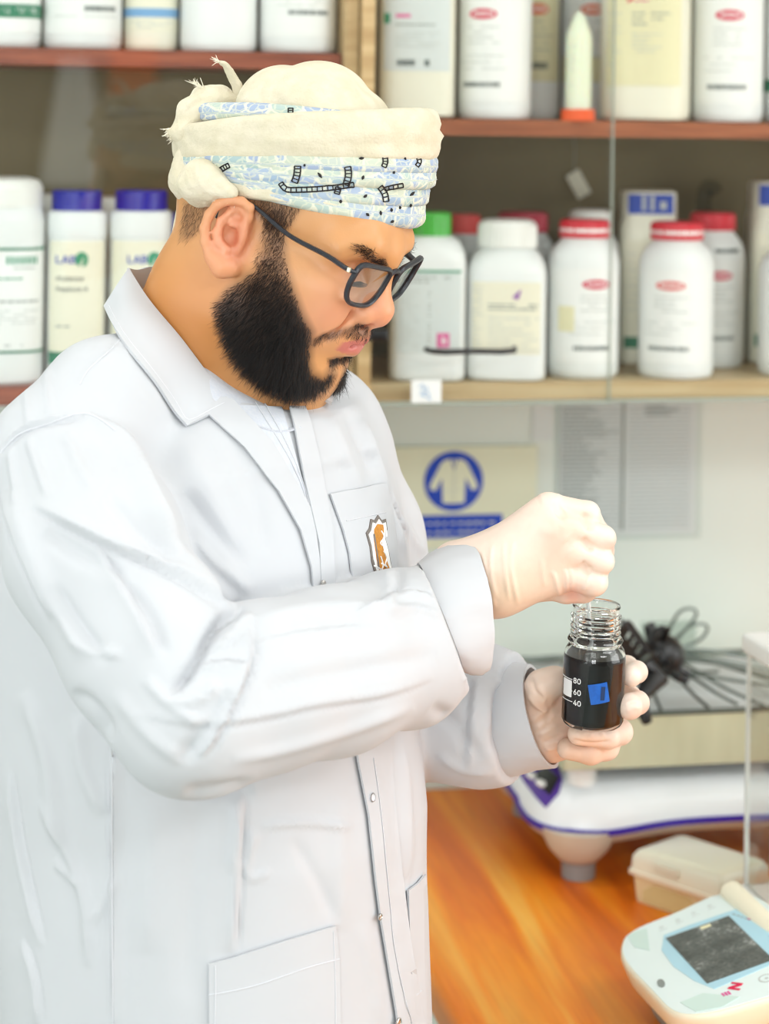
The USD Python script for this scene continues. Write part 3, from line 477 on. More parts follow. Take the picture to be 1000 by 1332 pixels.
# ================================================================== sculpting: distance fields on a grid, meshed by surface nets
def relax(m, k):
    from scipy.sparse import coo_matrix, diags
    e = m.faces[:, [0, 1, 1, 2, 2, 0]].reshape(-1, 2); n = len(m.vertices); A = coo_matrix((np.ones(len(e)), (e[:, 0], e[:, 1])), (n, n)).tocsr(); A = ((A + A.T) > 0).astype(float)
    A = diags(1 / np.maximum(np.asarray(A.sum(1)).ravel(), 1)) @ A; v = np.array(m.vertices)
    for _ in range(k): v = v + 0.5 * (A @ v - v); v = v - 0.52 * (A @ v - v)
    return TM(v, m.faces)
class Field:
    def __init__(s, lo, hi, h):
        s.lo, s.h = np.array(lo, float), h; s.n = np.ceil((np.array(hi) - s.lo) / h).astype(int) + 1
        s.F = np.full(s.n, 0.2, np.float32); s.ax = [(s.lo[i] + h * np.arange(s.n[i])).astype(np.float32) for i in range(3)]
    def cut(s, lo, hi):
        a = np.maximum(np.floor((np.array(lo) - s.lo) / s.h).astype(int), 0); b = np.minimum(np.ceil((np.array(hi) - s.lo) / s.h).astype(int) + 1, s.n)
        sl = tuple(slice(a[i], max(b[i], a[i])) for i in range(3))
        return sl, [s.ax[0][sl[0]][:, None, None], s.ax[1][sl[1]][None, :, None], s.ax[2][sl[2]][None, None, :]]
    def mix(s, sl, d, k, op):
        F = s.F[sl]
        if F.size == 0: return
        if op == 'sub': d = -d; r = np.maximum(F, d); s.F[sl] = r + np.maximum(k - np.abs(F - d), 0) ** 2 / (4 * k) if k else r
        else: r = np.minimum(F, d); s.F[sl] = r - np.maximum(k - np.abs(F - d), 0) ** 2 / (4 * k) if k else r
    def cone(s, a, b, ra, rb, k=0.01, op='add'):
        a, b = np.array(a, float), np.array(b, float); pad = max(ra, rb) + k + 4 * s.h
        sl, (x, y, z) = s.cut(np.minimum(a, b) - pad, np.maximum(a, b) + pad); d = b - a; L = d @ d + 1e-12
        t = np.clip(((x - a[0]) * d[0] + (y - a[1]) * d[1] + (z - a[2]) * d[2]) / L, 0, 1)
        q = np.sqrt((x - a[0] - t * d[0]) ** 2 + (y - a[1] - t * d[1]) ** 2 + (z - a[2] - t * d[2]) ** 2) - (ra + t * (rb - ra)); s.mix(sl, q.astype(np.float32), k, op)
    def chain(s, pts, rs, k=0.01, op='add'):
        rs = np.broadcast_to(rs, (len(pts),))
        for i in range(len(pts) - 1): s.cone(pts[i], pts[i + 1], rs[i], rs[i + 1], k, op)
    def ell(s, c, r, k=0.01, op='add', R=None):
        c, r = np.array(c, float), np.broadcast_to(np.array(r, float), (3,)); pad = r.max() + k + 4 * s.h
        sl, (x, y, z) = s.cut(c - pad, c + pad); x, y, z = x - c[0], y - c[1], z - c[2]
        if R is not None: x, y, z = (R[i][0] * x + R[i][1] * y + R[i][2] * z for i in range(3))
        k0 = np.sqrt((x / r[0]) ** 2 + (y / r[1]) ** 2 + (z / r[2]) ** 2); k1 = np.sqrt((x / r[0] ** 2) ** 2 + (y / r[1] ** 2) ** 2 + (z / r[2] ** 2) ** 2) + 1e-9
        s.mix(sl, (k0 * (k0 - 1) / k1).astype(np.float32), k, op)
    def trim(s, p, n, r):
        """Cuts off what lies beyond the plane through p with normal n, within r of p."""
        p, n = np.array(p, float), np.array(n, float) / np.linalg.norm(n); sl, (x, y, z) = s.cut(p - r, p + r)
        q = (x - p[0]) * n[0] + (y - p[1]) * n[1] + (z - p[2]) * n[2]; inside = ((x - p[0]) ** 2 + (y - p[1]) ** 2 + (z - p[2]) ** 2) < r * r
        s.F[sl] = np.where(inside, np.maximum(s.F[sl], q), s.F[sl]).astype(np.float32)
    def mesh(s, smooth=0):
        F = s.F; I = F < 0; c = np.zeros(tuple(s.n - 1), np.int8)
        for dx in (0, 1):
            for dy in (0, 1):
                for dz in (0, 1): c += I[dx:dx + s.n[0] - 1, dy:dy + s.n[1] - 1, dz:dz + s.n[2] - 1]
        act = np.argwhere((c > 0) & (c < 8)); idx = np.full(c.shape, -1, np.int32); idx[tuple(act.T)] = np.arange(len(act))
        acc = np.zeros((len(act), 3)); cnt = np.zeros(len(act))
        cs = [np.array(q) for q in np.ndindex(2, 2, 2)]; val = {tuple(q): F[tuple((act + q).T)] for q in cs}
        for q in cs:
            for a in range(3):
                if q[a] == 0:
                    p = q.copy(); p[a] = 1; v0, v1 = val[tuple(q)], val[tuple(p)]; m = (v0 < 0) != (v1 < 0); t = v0[m] / (v0[m] - v1[m])
                    w = np.tile(q.astype(float), (m.sum(), 1)); w[:, a] += t; acc[m] += w; cnt[m] += 1
        v = (act + acc / cnt[:, None]) * s.h + s.lo; f = []
        for a in range(3):
            b, g = (a + 1) % 3, (a + 2) % 3
            lo = [slice(1, s.n[i] - 1) for i in range(3)]; lo[a] = slice(0, s.n[a] - 1); hi = list(lo); hi[a] = slice(1, s.n[a])
            A, B = I[tuple(lo)], I[tuple(hi)]; e = np.argwhere(A != B) + np.array([x.start for x in lo]); ins = I[tuple(e.T)]
            def at(db, dg): q = e.copy(); q[:, b] -= db; q[:, g] -= dg; return idx[tuple(q.T)]
            q = np.stack([at(1, 1), at(0, 1), at(0, 0), at(1, 0)], 1); q[~ins] = q[~ins][:, ::-1]; f.append(q)
        f = np.vstack(f); m = TM(v, np.vstack([f[:, [0, 1, 2]], f[:, [0, 2, 3]]]))
        return relax(m, smooth) if smooth else m
def normals(m): return meshkit.arrays(m, True)[2]
def seg_dist(p, poly):
    """Distance of 2D points to a polyline, signed side, and place along it (0..1)."""
    p = np.asarray(p, float); poly = np.asarray(poly, float); best = np.full(len(p), 1e9); side = np.zeros(len(p)); along = np.zeros(len(p))
    L = np.r_[0, np.cumsum(np.linalg.norm(np.diff(poly, axis=0), axis=1))]
    for i in range(len(poly) - 1):
        a, d = poly[i], poly[i + 1] - poly[i]; l2 = d @ d + 1e-9; t = np.clip((p - a) @ d / l2, 0, 1); q = p - a - t[:, None] * d; D = np.hypot(q[:, 0], q[:, 1])
        m = D < best; best[m] = D[m]; side[m] = np.sign(d[0] * q[m, 1] - d[1] * q[m, 0]); along[m] = (L[i] + t[m] * np.sqrt(l2)) / L[-1]
    return best, side, along
def curve2(pts, n=24): return spline(np.c_[np.asarray(pts, float), np.zeros(len(pts))], n)[:, :2] if len(pts) > 2 else np.linspace(np.asarray(pts[0], float), np.asarray(pts[1], float), n)
def folds(m, strokes, facing=True, gain=1.0):
    """Raises (mm > 0) or presses in cloth folds along strokes given as (points, width in image pixels, mm, kind); moves vertices along their normals."""
    v, n = np.array(m.vertices), normals(m); px = to_px(v); view = v - CAM; view /= np.linalg.norm(view, axis=1, keepdims=True); fa = -(v - CAM)[:, 1] * 0
    w0 = np.clip((-(n * view).sum(1) - 0.05) / 0.25, 0, 1) if facing else np.ones(len(v)); d = np.zeros(len(v))
    for pts, width, mm, kind in strokes:
        c = curve2(pts); lo, hi = c.min(0) - width * 3, c.max(0) + width * 3
        s = np.nonzero((w0 > 0) & (px[:, 0] > lo[0]) & (px[:, 0] < hi[0]) & (px[:, 1] > lo[1]) & (px[:, 1] < hi[1]))[0]
        if not len(s): continue
        D, side, al = seg_dist(px[s], c); x = D / width; tap = np.clip(np.minimum(al, 1 - al) / 0.18, 0, 1) ** 0.7 if kind != 'full' else 1
        if kind in ('step', 'stepr'):                                                                # one side raised: sharp edge, long falloff
            xs = x * side * (1 if kind == 'step' else -1); f = 1.35 / (1 + np.exp(-np.clip(xs, -9, 9) / 0.22)) * np.exp(-np.clip(xs, 0, 20) * 0.8) - 0.45 * np.exp(-((xs + 0.45) / 0.45) ** 2)
        else: f = np.exp(-x * x)
        d[s] += f * tap * mm * 0.001 * gain
    return TM(v + n * (d * w0)[:, None], m.faces)
def inpoly(p, poly):
    from matplotlib.path import Path
    return Path(poly).contains_points(p)
def inpoly(p, poly):
    x, y = p[:, 0], p[:, 1]; ins = np.zeros(len(p), bool); q = np.asarray(poly, float)
    for (x0, y0), (x1, y1) in zip(q, np.roll(q, -1, 0)):
        m = ((y0 > y) != (y1 > y)); ins ^= m & (x < (x1 - x0) * (y - y0) / (y1 - y0 + 1e-12) + x0)
    return ins
def polyw(p, poly, soft):
    """1 inside the polygon, falling to 0 within soft pixels outside/inside of its edge."""
    D, _, _ = seg_dist(p, np.vstack([poly, poly[:1]])); i = inpoly(p, poly); return np.clip(0.5 + np.where(i, D, -D) / soft, 0, 1)
class Caster:
    def __init__(s, m): s.m = m; s.r = trimesh.ray.ray_pyembree.RayMeshIntersector(m) if hasattr(trimesh.ray, 'ray_pyembree') and trimesh.ray.has_embree else trimesh.ray.ray_triangle.RayMeshIntersector(m); s.n = normals(m)
    def __call__(s, px):
        """Nearest surface points and smooth normals under the pixels (nan where nothing is hit)."""
        px = np.atleast_2d(np.asarray(px, float)); d = ray(px[:, 0], px[:, 1]); d /= np.linalg.norm(d, axis=1, keepdims=True)
        t, r, loc = s.r.intersects_id(np.tile(CAM, (len(px), 1)), d, multiple_hits=False, return_locations=True)
        P_ = np.full((len(px), 3), np.nan); N = np.full((len(px), 3), np.nan); P_[r] = loc
        b = trimesh.triangles.points_to_barycentric(s.m.triangles[t], loc); N[r] = (s.n[s.m.faces[t]] * b[:, :, None]).sum(1); N /= np.linalg.norm(N, axis=1, keepdims=True); return P_, N
def fill_nan(px, A):
    bad = np.isnan(A[:, 0])
    if bad.any() and not bad.all():
        from scipy.spatial import cKDTree
        A[bad] = A[~bad][cKDTree(px[~bad]).query(px[bad])[1]]
    return A
def patch(caster, poly, off=0.003, th=0.0015, step=7.0, lift=None, wob=None):
    """A cloth piece lying on a surface: the outline in image pixels is laid on the surface under it, lifted by off and given the thickness th."""
    pg = Polygon(poly).buffer(0); x0, y0, x1, y1 = pg.bounds; ring = np.array(pg.exterior.segmentize(step).coords)[:-1]
    gx, gy = np.meshgrid(np.arange(x0 + step / 2, x1, step), np.arange(y0 + step / 2, y1, step)); g = np.c_[gx.ravel(), gy.ravel()]
    g = g[inpoly(g, ring)]; 
    if len(g): g = g[seg_dist(g, np.vstack([ring, ring[:1]]))[0] > step * 0.45]
    pts = np.vstack([ring, g]); from scipy.spatial import Delaunay
    tri = Delaunay(pts).simplices; cen = pts[tri].mean(1); tri = tri[inpoly(cen, ring)]
    A = pts[tri]; cr = (A[:, 1, 0] - A[:, 0, 0]) * (A[:, 2, 1] - A[:, 0, 1]) - (A[:, 1, 1] - A[:, 0, 1]) * (A[:, 2, 0] - A[:, 0, 0]); tri = tri[np.abs(cr) > 1e-6]; cr = cr[np.abs(cr) > 1e-6]; tri[cr > 0] = tri[cr > 0][:, ::-1]
    Q, N = caster(pts); Q = fill_nan(pts, Q); N = fill_nan(pts, N); o = np.full(len(pts), off) + (lift(pts) if lift else 0)
    n = len(pts); top = Q + N * (o + th)[:, None]; bot = Q + N * (o - 0.0005)[:, None]; k = len(ring); i = np.arange(k); j = (i + 1) % k
    e = np.stack([i, j, j + n, i + n], 1); ar = 0.5 * np.sum(ring[:, 0] * np.roll(ring[:, 1], -1) - ring[:, 1] * np.roll(ring[:, 0], -1))
    if ar < 0: e = e[:, ::-1]
    return TM(np.vstack([top, bot]), np.vstack([tri, tri[:, ::-1] + n, e[:, [0, 1, 2]], e[:, [0, 2, 3]]]))
def on(caster, pts, off=0.002, n=30):
    c = curve2(pts, n); Q, N = caster(c); Q = fill_nan(c, Q); N = fill_nan(c, N); return Q + N * off
def stitch(name, caster, pts, m, parent, r=0.0006, off=0.0004, n=40): return obj(name, sweep(on(caster, pts, off, n), r, 6), m, parent)

# ================================================================== the man: head
# head frame
HY, HP = math.radians(25), math.radians(17)
F0 = np.array([math.cos(HY), -math.sin(HY), 0]); HL = np.array([math.sin(HY), math.cos(HY), 0])
HF = math.cos(HP) * F0 - math.sin(HP) * np.array([0, 0, 1.0]); HU = math.sin(HP) * F0 + math.cos(HP) * np.array([0, 0, 1.0])
HO = P(305, 326, 1.80) + 0.076 * HL
HR = np.stack([HF, HL, HU])                                # rows: forward, left, up
def h2w(p): return np.asarray(p, float) @ HR + HO
def w2h(p): return (np.asarray(p, float) - HO) @ HR.T
def hpx(px, py, l): return w2h(hit_plane(px, py, HO + HL * l, HL))
person = T('person', 'standing man in a white coat, cream turban, black glasses and pale gloves, looking down', 'person', (-0.12, 1.90, 0))
def vmat(name, rough, bump=0.0, bs=900, coord='object', **kw):
    usdkit.material(stage, '/World/Looks/' + name, {'a': ('attribute', {'attribute': 'tint'}), 'tc': ('texture_coordinate', {}), 'n': ('noise_texture', {'scale': bs, 'detail': 3.0}), 'b': ('bump', {'strength': bump, 'distance': 0.0006}), 'p': ('principled_bsdf', {'roughness': rough, **kw})},
                    [('a.color', 'p.base_color'), ('tc.object', 'n.vector'), ('n.fac', 'b.height'), ('b.normal', 'p.normal')], surface='p.BSDF')
vmat('skin', 0.42, 0.12, 700, subsurface_weight=0.12, subsurface_radius=(1.0, 0.35, 0.2), subsurface_scale=0.006)
mat('hair_black', (18, 14, 13), 0.45); mat('hair_brown', (58, 38, 27), 0.5); mat('frame_black', (34, 38, 46), 0.35); pane_mat('lens_glass', (0.93, 0.95, 0.95), 1.55)
mat('eye_white', (225, 220, 214), 0.2); mat('cloth_cream', (221, 212, 190), 0.85, (212, 203, 177), 60, (1, 1, 1), bump=0.7, bscale=420)
mat('thread_cream', (244, 238, 220), 0.8)

H = Field((-0.145, -0.105, -0.215), (0.135, 0.10, 0.15), 0.0017)
H.ell((-0.010, 0, 0.045), (0.096, 0.073, 0.080), 0.02)
H.ell((0.048, 0, 0.048), (0.058, 0.058, 0.050), 0.03)
H.ell((0.030, 0, -0.020), (0.064, 0.059, 0.085), 0.03)
H.ell((0.075, 0, -0.045), (0.029, 0.033, 0.030), 0.02)
H.ell((0.030, 0, -0.070), (0.050, 0.046, 0.034), 0.02)
H.cone((0.063, 0, -0.082), (0.068, 0, -0.088), 0.020, 0.019, 0.018)
for q in (-1, 1):
    H.ell((0.056, q * 0.036, -0.022), (0.036, 0.028, 0.034), 0.02)
    H.cone((0.080, q * 0.042, -0.008), (0.020, q * 0.063, -0.002), 0.012, 0.010, 0.02)
    H.cone((0.004, q * 0.053, -0.058), (0.062, q * 0.020, -0.088), 0.015, 0.015, 0.025)
    H.cone((0.004, q * 0.058, -0.020), (0.004, q * 0.053, -0.058), 0.012, 0.014, 0.02)
    H.chain([(0.099, 0, 0.030), (0.0945, q * 0.030, 0.036), (0.079, q * 0.050, 0.028)], [0.009, 0.0092, 0.009], 0.018)
    H.ell((0.108, q * 0.034, 0.009), (0.019, 0.018, 0.0135), 0.014, 'sub')
    H.ell((0.0785, q * 0.0335, 0.009), (0.0150, 0.0150, 0.0140), 0.006)            # eyeball under its lids
    H.cone((0.088, q * 0.018, 0.0005), (0.089, q * 0.044, 0.001), 0.0045, 0.0045, 0.006)
H.cone((0.0985, 0, 0.022), (0.1075, 0, -0.016), 0.0085, 0.0105, 0.014)
H.ell((0.1085, 0, -0.0200), (0.0128, 0.0125, 0.0115), 0.009)
H.cone((0.112, 0, -0.0265), (0.100, 0, -0.034), 0.0055, 0.006, 0.006)
for q in (-1, 1):
    H.ell((0.0995, q * 0.0130, -0.0255), (0.0115, 0.0075, 0.0088), 0.006)
    H.ell((0.1035, q * 0.0085, -0.0335), (0.0075, 0.0042, 0.0045), 0.003, 'sub')
    H.cone((0.092, q * 0.0235, -0.027), (0.085, q * 0.036, -0.050), 0.0008, 0.0008, 0.012, 'sub')
H.chain([(0.0835, -0.024, -0.0535), (0.0925, -0.011, -0.0490), (0.0972, -0.003, -0.0468), (0.0972, 0.003, -0.0468), (0.0925, 0.011, -0.0490), (0.0835, 0.024, -0.0535)], [0.0035, 0.0062, 0.0072, 0.0072, 0.0062, 0.0035], 0.005)
H.chain([(0.0825, -0.022, -0.0555), (0.0895, -0.011, -0.0600), (0.0922, 0, -0.0612), (0.0895, 0.011, -0.0600), (0.0825, 0.022, -0.0555)], [0.0035, 0.0066, 0.0078, 0.0066, 0.0035], 0.005)
H.chain([(0.084, -0.0265, -0.0550), (0.0985, -0.012, -0.0540), (0.1035, 0, -0.0532), (0.0985, 0.012, -0.0540), (0.084, 0.0265, -0.0550)], 0.0011, 0.0035, 'sub')
H.ell((0.096, 0, -0.0735), (0.010, 0.018, 0.005), 0.01, 'sub')
nk = [w2h(P(312, 305, 1.875)), w2h(P(286, 390, 1.88)), w2h(P(268, 455, 1.89)), w2h(P(270, 560, 1.90))]
H.chain(nk, [0.054, 0.0605, 0.066, 0.075], 0.02)
H.cone(w2h(P(352, 400, 1.87)), w2h(P(345, 520, 1.88)), 0.045, 0.05, 0.03)
# ears
def E(pts, l): return [np.array([*(hpx(x, y, -0.08)[[0]]), q, hpx(x, y, -0.08)[2]]) for (x, y), q in zip(pts, np.broadcast_to(l, (len(pts),)))]
helix = E([(318, 296), (324, 283), (326, 270), (317, 262), (303, 260), (288, 266), (278, 279), (273, 296), (274, 314), (279, 332)], [-0.075, -0.079, -0.081, -0.083, -0.085, -0.087, -0.088, -0.089, -0.089, -0.087])
anti = E([(300, 276), (290, 287), (286, 302), (288, 316), (296, 325)], [-0.081, -0.083, -0.085, -0.085, -0.083])
lobe = E([(285, 338), (291, 347), (300, 349)], [-0.085, -0.083, -0.079])
for q in (1, -1):
    mir = lambda ps: [np.array([a[0], a[1] * q, a[2]]) for a in ps]
    pc = E([(300, 300)], [-0.078])[0]; pc[1] *= q
    tilt = trimesh.transformations.rotation_matrix(0.22 * q, (0, 0, 1))[:3, :3] @ trimesh.transformations.rotation_matrix(0.18, (0, 1, 0))[:3, :3]
    H.ell(pc + np.array([-0.001, 0, 0.004]), (0.0175, 0.0045, 0.027), 0.004, R=tilt)
    H.cone(mir(E([(312, 290)], [-0.066]))[0], mir(E([(308, 335)], [-0.066]))[0], 0.010, 0.009, 0.01)
    cc = mir(E([(301, 306)], [-0.089]))[0]; H.ell(cc, (0.0105, 0.0125, 0.0135), 0.003, 'sub')
    cc = mir(E([(309, 281)], [-0.088]))[0]; H.ell(cc, (0.0085, 0.0085, 0.0055), 0.003, 'sub')
    H.chain(mir(helix), [0.0032, 0.0034, 0.0036, 0.0038, 0.0040, 0.0042, 0.0042, 0.0042, 0.0044, 0.0050], 0.002)
    H.chain(mir(anti), [0.0030, 0.0034, 0.0038, 0.0040, 0.0042], 0.003)
    H.chain(mir(lobe), [0.0075, 0.0085, 0.0075], 0.006)
    H.ell(mir(E([(314, 305)], [-0.076]))[0], (0.0045, 0.0058, 0.0065), 0.004)
    H.cone(mir(E([(318, 296)], [-0.076]))[0], mir(E([(302, 292)], [-0.081]))[0], 0.0030, 0.0024, 0.003)
headL = H.mesh(2); head = TM(h2w(headL.vertices), headL.faces)
hv, hpxl, hl = head.vertices, to_px(head.vertices), headL.vertices
# colour of the skin itself: redder nose, cheeks, ears and lips; stubble under beard and hair
tint = np.tile(np.array(lin((206, 148, 95))), (len(hv), 1))
def blend(w, c): global tint; w = np.clip(w, 0, 1)[:, None]; tint = tint * (1 - w) + np.array(lin(c)) * w
def blob(c, r): return np.exp(-(((hl * [1, 1, 1] - c) / r) ** 2).sum(1))
ha = np.abs(hl[:, 1]); hs = np.c_[hl[:, 0], ha, hl[:, 2]]
def sblob(c, r): return np.exp(-(((hs - np.array(c)) / np.array(r)) ** 2).sum(1))
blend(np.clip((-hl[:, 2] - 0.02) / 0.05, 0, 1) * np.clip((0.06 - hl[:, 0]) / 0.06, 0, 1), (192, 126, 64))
blend(sblob((0.108, 0, -0.022), (0.02, 0.02, 0.02)) * 0.9, (226, 152, 126)); blend(sblob((0.085, 0.042, -0.022), (0.03, 0.03, 0.03)) * 0.8, (224, 158, 128))
blend(sblob((-0.008, 0.086, 0.01), (0.03, 0.012, 0.05)) * 0.9, (226, 150, 118)); blend(sblob((0.003, 0.078, 0.012), (0.010, 0.006, 0.022)) * 0.7, (188, 92, 72))
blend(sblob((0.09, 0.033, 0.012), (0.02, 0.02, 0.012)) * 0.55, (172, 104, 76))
lipw = np.clip(1.6 - np.abs(hl[:, 2] + 0.0545 + 0.0 * ha) / 0.0075, 0, 1) * np.clip((0.0265 - ha) / 0.004, 0, 1) * (hl[:, 0] > 0.077) * (((hl[:, 2] > -0.0535) & (hl[:, 2] < -0.0425 - 0.35 * ha)) | ((hl[:, 2] <= -0.0535) & (hl[:, 2] > -0.0665 + 0.28 * ha)))
blend(lipw * 0.95, (194, 110, 102))
BEARD = np.array([(333, 352), (345, 330), (352, 310), (362, 300), (369, 318), (374, 345), (383, 378), (394, 408), (406, 432), (404, 450), (403, 470), (408, 484), (420, 491), (431, 480), (438, 488), (430, 502), (410, 516), (372, 520), (340, 505), (316, 484), (298, 458), (284, 425), (279, 398), (297, 376), (316, 362)], float)
SIDE = np.array([(333, 345), (338, 318), (345, 292), (352, 268), (368, 268), (374, 290), (370, 315), (372, 345)], float)
MUST = np.array([(408, 442), (420, 434), (445, 427), (466, 420), (480, 424), (481, 440), (470, 439), (450, 437), (425, 441), (410, 450)], float)
SOUL = np.array([(426, 467), (440, 465), (447, 467), (441, 474), (432, 478)], float)
HAIR = np.array([(326, 256), (345, 252), (380, 258), (392, 264), (384, 280), (376, 292), (362, 296), (345, 292), (338, 275)], float)
NAPE = np.array([(240, 262), (276, 262), (276, 280), (262, 296), (246, 312), (234, 312)], float)
def side_px(p):                                            # image place of the point mirrored to the near side of the head
    q = w2h(p); q = q.copy(); q[..., 1] = -np.abs(q[..., 1]); return to_px(h2w(q))
sp = side_px(hv); noear = np.clip((0.079 - ha) / 0.004, 0, 1) * np.clip(ha / 0.004, 0.3, 1)
bw = polyw(sp, BEARD, 16) * noear; blend(bw * 0.92 * (0.5 + 0.5 * np.clip((sp[:, 1] - 335) / 70, 0, 1)), (40, 26, 22)); blend(polyw(sp, SIDE, 14) * noear * 0.45, (96, 62, 44)); blend(polyw(sp, MUST, 6) * 0.6 * (hl[:, 0] > 0.07), (84, 56, 44)); blend(polyw(sp, SOUL, 5) * 0.8 * (hl[:, 0] > 0.06), (50, 32, 26))
blend(polyw(sp, HAIR, 16) * noear * 0.5, (110, 78, 54)); blend(polyw(sp, NAPE, 10) * noear * 0.5, (96, 70, 48))
obj('body', head, 'skin', person, smooth=True, vc=tint)

def hair(name, poly, n, length, wid, m, dirf, seed, dens=None, clump=0.25, jit=0.35, segs=5, curl=0.2, minfac=0.1, far=True):
    """Strands rooted on the head inside an outline; dirf(local points, local normals, pixels) gives the local growing direction."""
    r = np.random.default_rng(seed); tri = head.triangles; cen = tri.mean(1); sp_ = side_px(cen); inside = inpoly(sp_, poly); lc = w2h(cen); hn = head.face_normals @ HR.T
    ok = inside & (np.abs(lc[:, 1]) < 0.078) & ((hn * np.c_[np.zeros(len(lc)), np.sign(lc[:, 1]), np.zeros(len(lc))]).sum(1) > -0.35 if True else True)
    if not far: ok &= lc[:, 1] < 0
    idx = np.nonzero(ok)[0]; a = head.area_faces[idx]; w = a * (dens(sp_[idx]) if dens else 1); pick = r.choice(idx, n, p=w / w.sum())
    b = r.dirichlet((1, 1, 1), n); root = (tri[pick] * b[:, :, None]).sum(1); px = side_px(root); lr = w2h(root); N = hn[pick]
    d = dirf(lr, N, px); d = d / np.linalg.norm(d, axis=1, keepdims=True) + r.normal(0, jit, (n, 3)) * 0.5; d /= np.linalg.norm(d, axis=1, keepdims=True)
    L = (length(px) if callable(length) else np.full(n, length)) * r.uniform(0.55, 1.15, n); t = np.linspace(0, 1, segs); bend = r.normal(0, curl, (n, 3)); pts = lr[:, None] - N[:, None] * 0.0006 + d[:, None] * (L[:, None] * t)[..., None] + (bend * L[:, None])[:, None] * (t ** 2)[None, :, None]
    W_ = wid * np.linspace(1, 0.25, segs)[None] * r.uniform(0.7, 1.2, n)[:, None]
    return curves(name, h2w(pts).reshape(-1, 3), np.full(n, segs), W_.ravel(), m, person)
s_of = lambda L: np.sign(L[:, 1:2] + 1e-9)
def beard_dir(L, N, px):
    low = np.clip((px[:, 1] - 400) / 100, 0, 1)[:, None]
    return N * 0.55 + np.array([-0.25, 0, -0.9]) * (0.8 + 0.3 * low) + np.c_[-0.5 * np.clip((350 - px[:, 0]) / 80, -0.3, 1), np.zeros(len(L)), np.zeros(len(L))]
def beard_len(px): e = seg_dist(px, np.vstack([BEARD, BEARD[:1]]))[0]; return 0.004 + 0.011 * np.clip((px[:, 1] - 330) / 120, 0, 1) * np.clip(0.35 + e / 25, 0, 1) * np.clip(1 - (px[:, 0] - 405) / 40, 0.35, 1)
def beard_den(px): e = seg_dist(px, np.vstack([BEARD, BEARD[:1]]))[0]; return 0.25 + np.clip(e / 14, 0, 1) * (0.5 + 1.0 * np.clip((px[:, 1] - 350) / 90, 0, 1))
hair('beard', BEARD, 15000, beard_len, 0.00034, 'hair_black', beard_dir, 1, beard_den)
hair('beard', BEARD, 4500, lambda p: beard_len(p) * 1.1, 0.00028, 'hair_brown', beard_dir, 2, lambda p: 0.2 + np.clip((420 - p[:, 1]) / 60, 0, 1))
hair('sideburn', SIDE, 2600, 0.0075, 0.00026, 'hair_brown', lambda L, N, p: N * 0.25 + np.array([-0.1, 0, -1]), 3)
hair('moustache', MUST, 1500, 0.0060, 0.00022, 'hair_black', lambda L, N, p: N * 0.35 + np.c_[np.full(len(L), -0.25), s_of(L)[:, 0] * 0.35, np.full(len(L), -0.8)], 4, lambda p: 0.35 + np.clip((p[:, 0] - 450) / 25, 0, 1.5))
hair('soul_patch', SOUL, 420, 0.006, 0.00026, 'hair_black', lambda L, N, p: N * 0.4 + np.array([0, 0, -1]), 5)
hair('temple_hair', HAIR, 4200, 0.006, 0.00022, 'hair_brown', lambda L, N, p: N * 0.2 + np.array([0.2, 0, -1]), 6)
hair('nape_hair', NAPE, 2600, 0.006, 0.00022, 'hair_brown', lambda L, N, p: N * 0.15 + np.array([0.1, 0, -1]), 7)
BROW = np.array([(452, 324), (462, 318), (478, 321), (494, 331), (506, 341), (510, 351), (498, 349), (486, 339), (468, 330)], float)
hair('eyebrow', BROW, 1500, 0.009, 0.00032, 'hair_black', lambda L, N, p: N * 0.15 + np.c_[-0.35 * np.ones(len(L)), s_of(L)[:, 0] * 0.8, 0.15 * np.ones(len(L))], 8, lambda p: 0.2 + np.clip((p[:, 0] - 462) / 25, 0, 1))
# lashes along each upper lid
lash = []
for q in (-1, 1):
    for t in np.linspace(-1, 1, 26):
        a = np.array([0.0925 - 0.004 * t * t, q * (0.0335 + 0.012 * t), 0.0035 + 0.0005 * t * t]); lash.append(np.array([a + np.array([0.0035, q * 0.0012 * t, -0.0022]) * k + np.array([0.0008, 0, 0.0006]) * k * k for k in np.linspace(0, 2.2, 5)]))
curves('eyelashes', h2w(np.vstack(lash)), np.full(len(lash), 5), np.tile(np.linspace(0.0005, 0.00015, 5), len(lash)), 'hair_black', person)
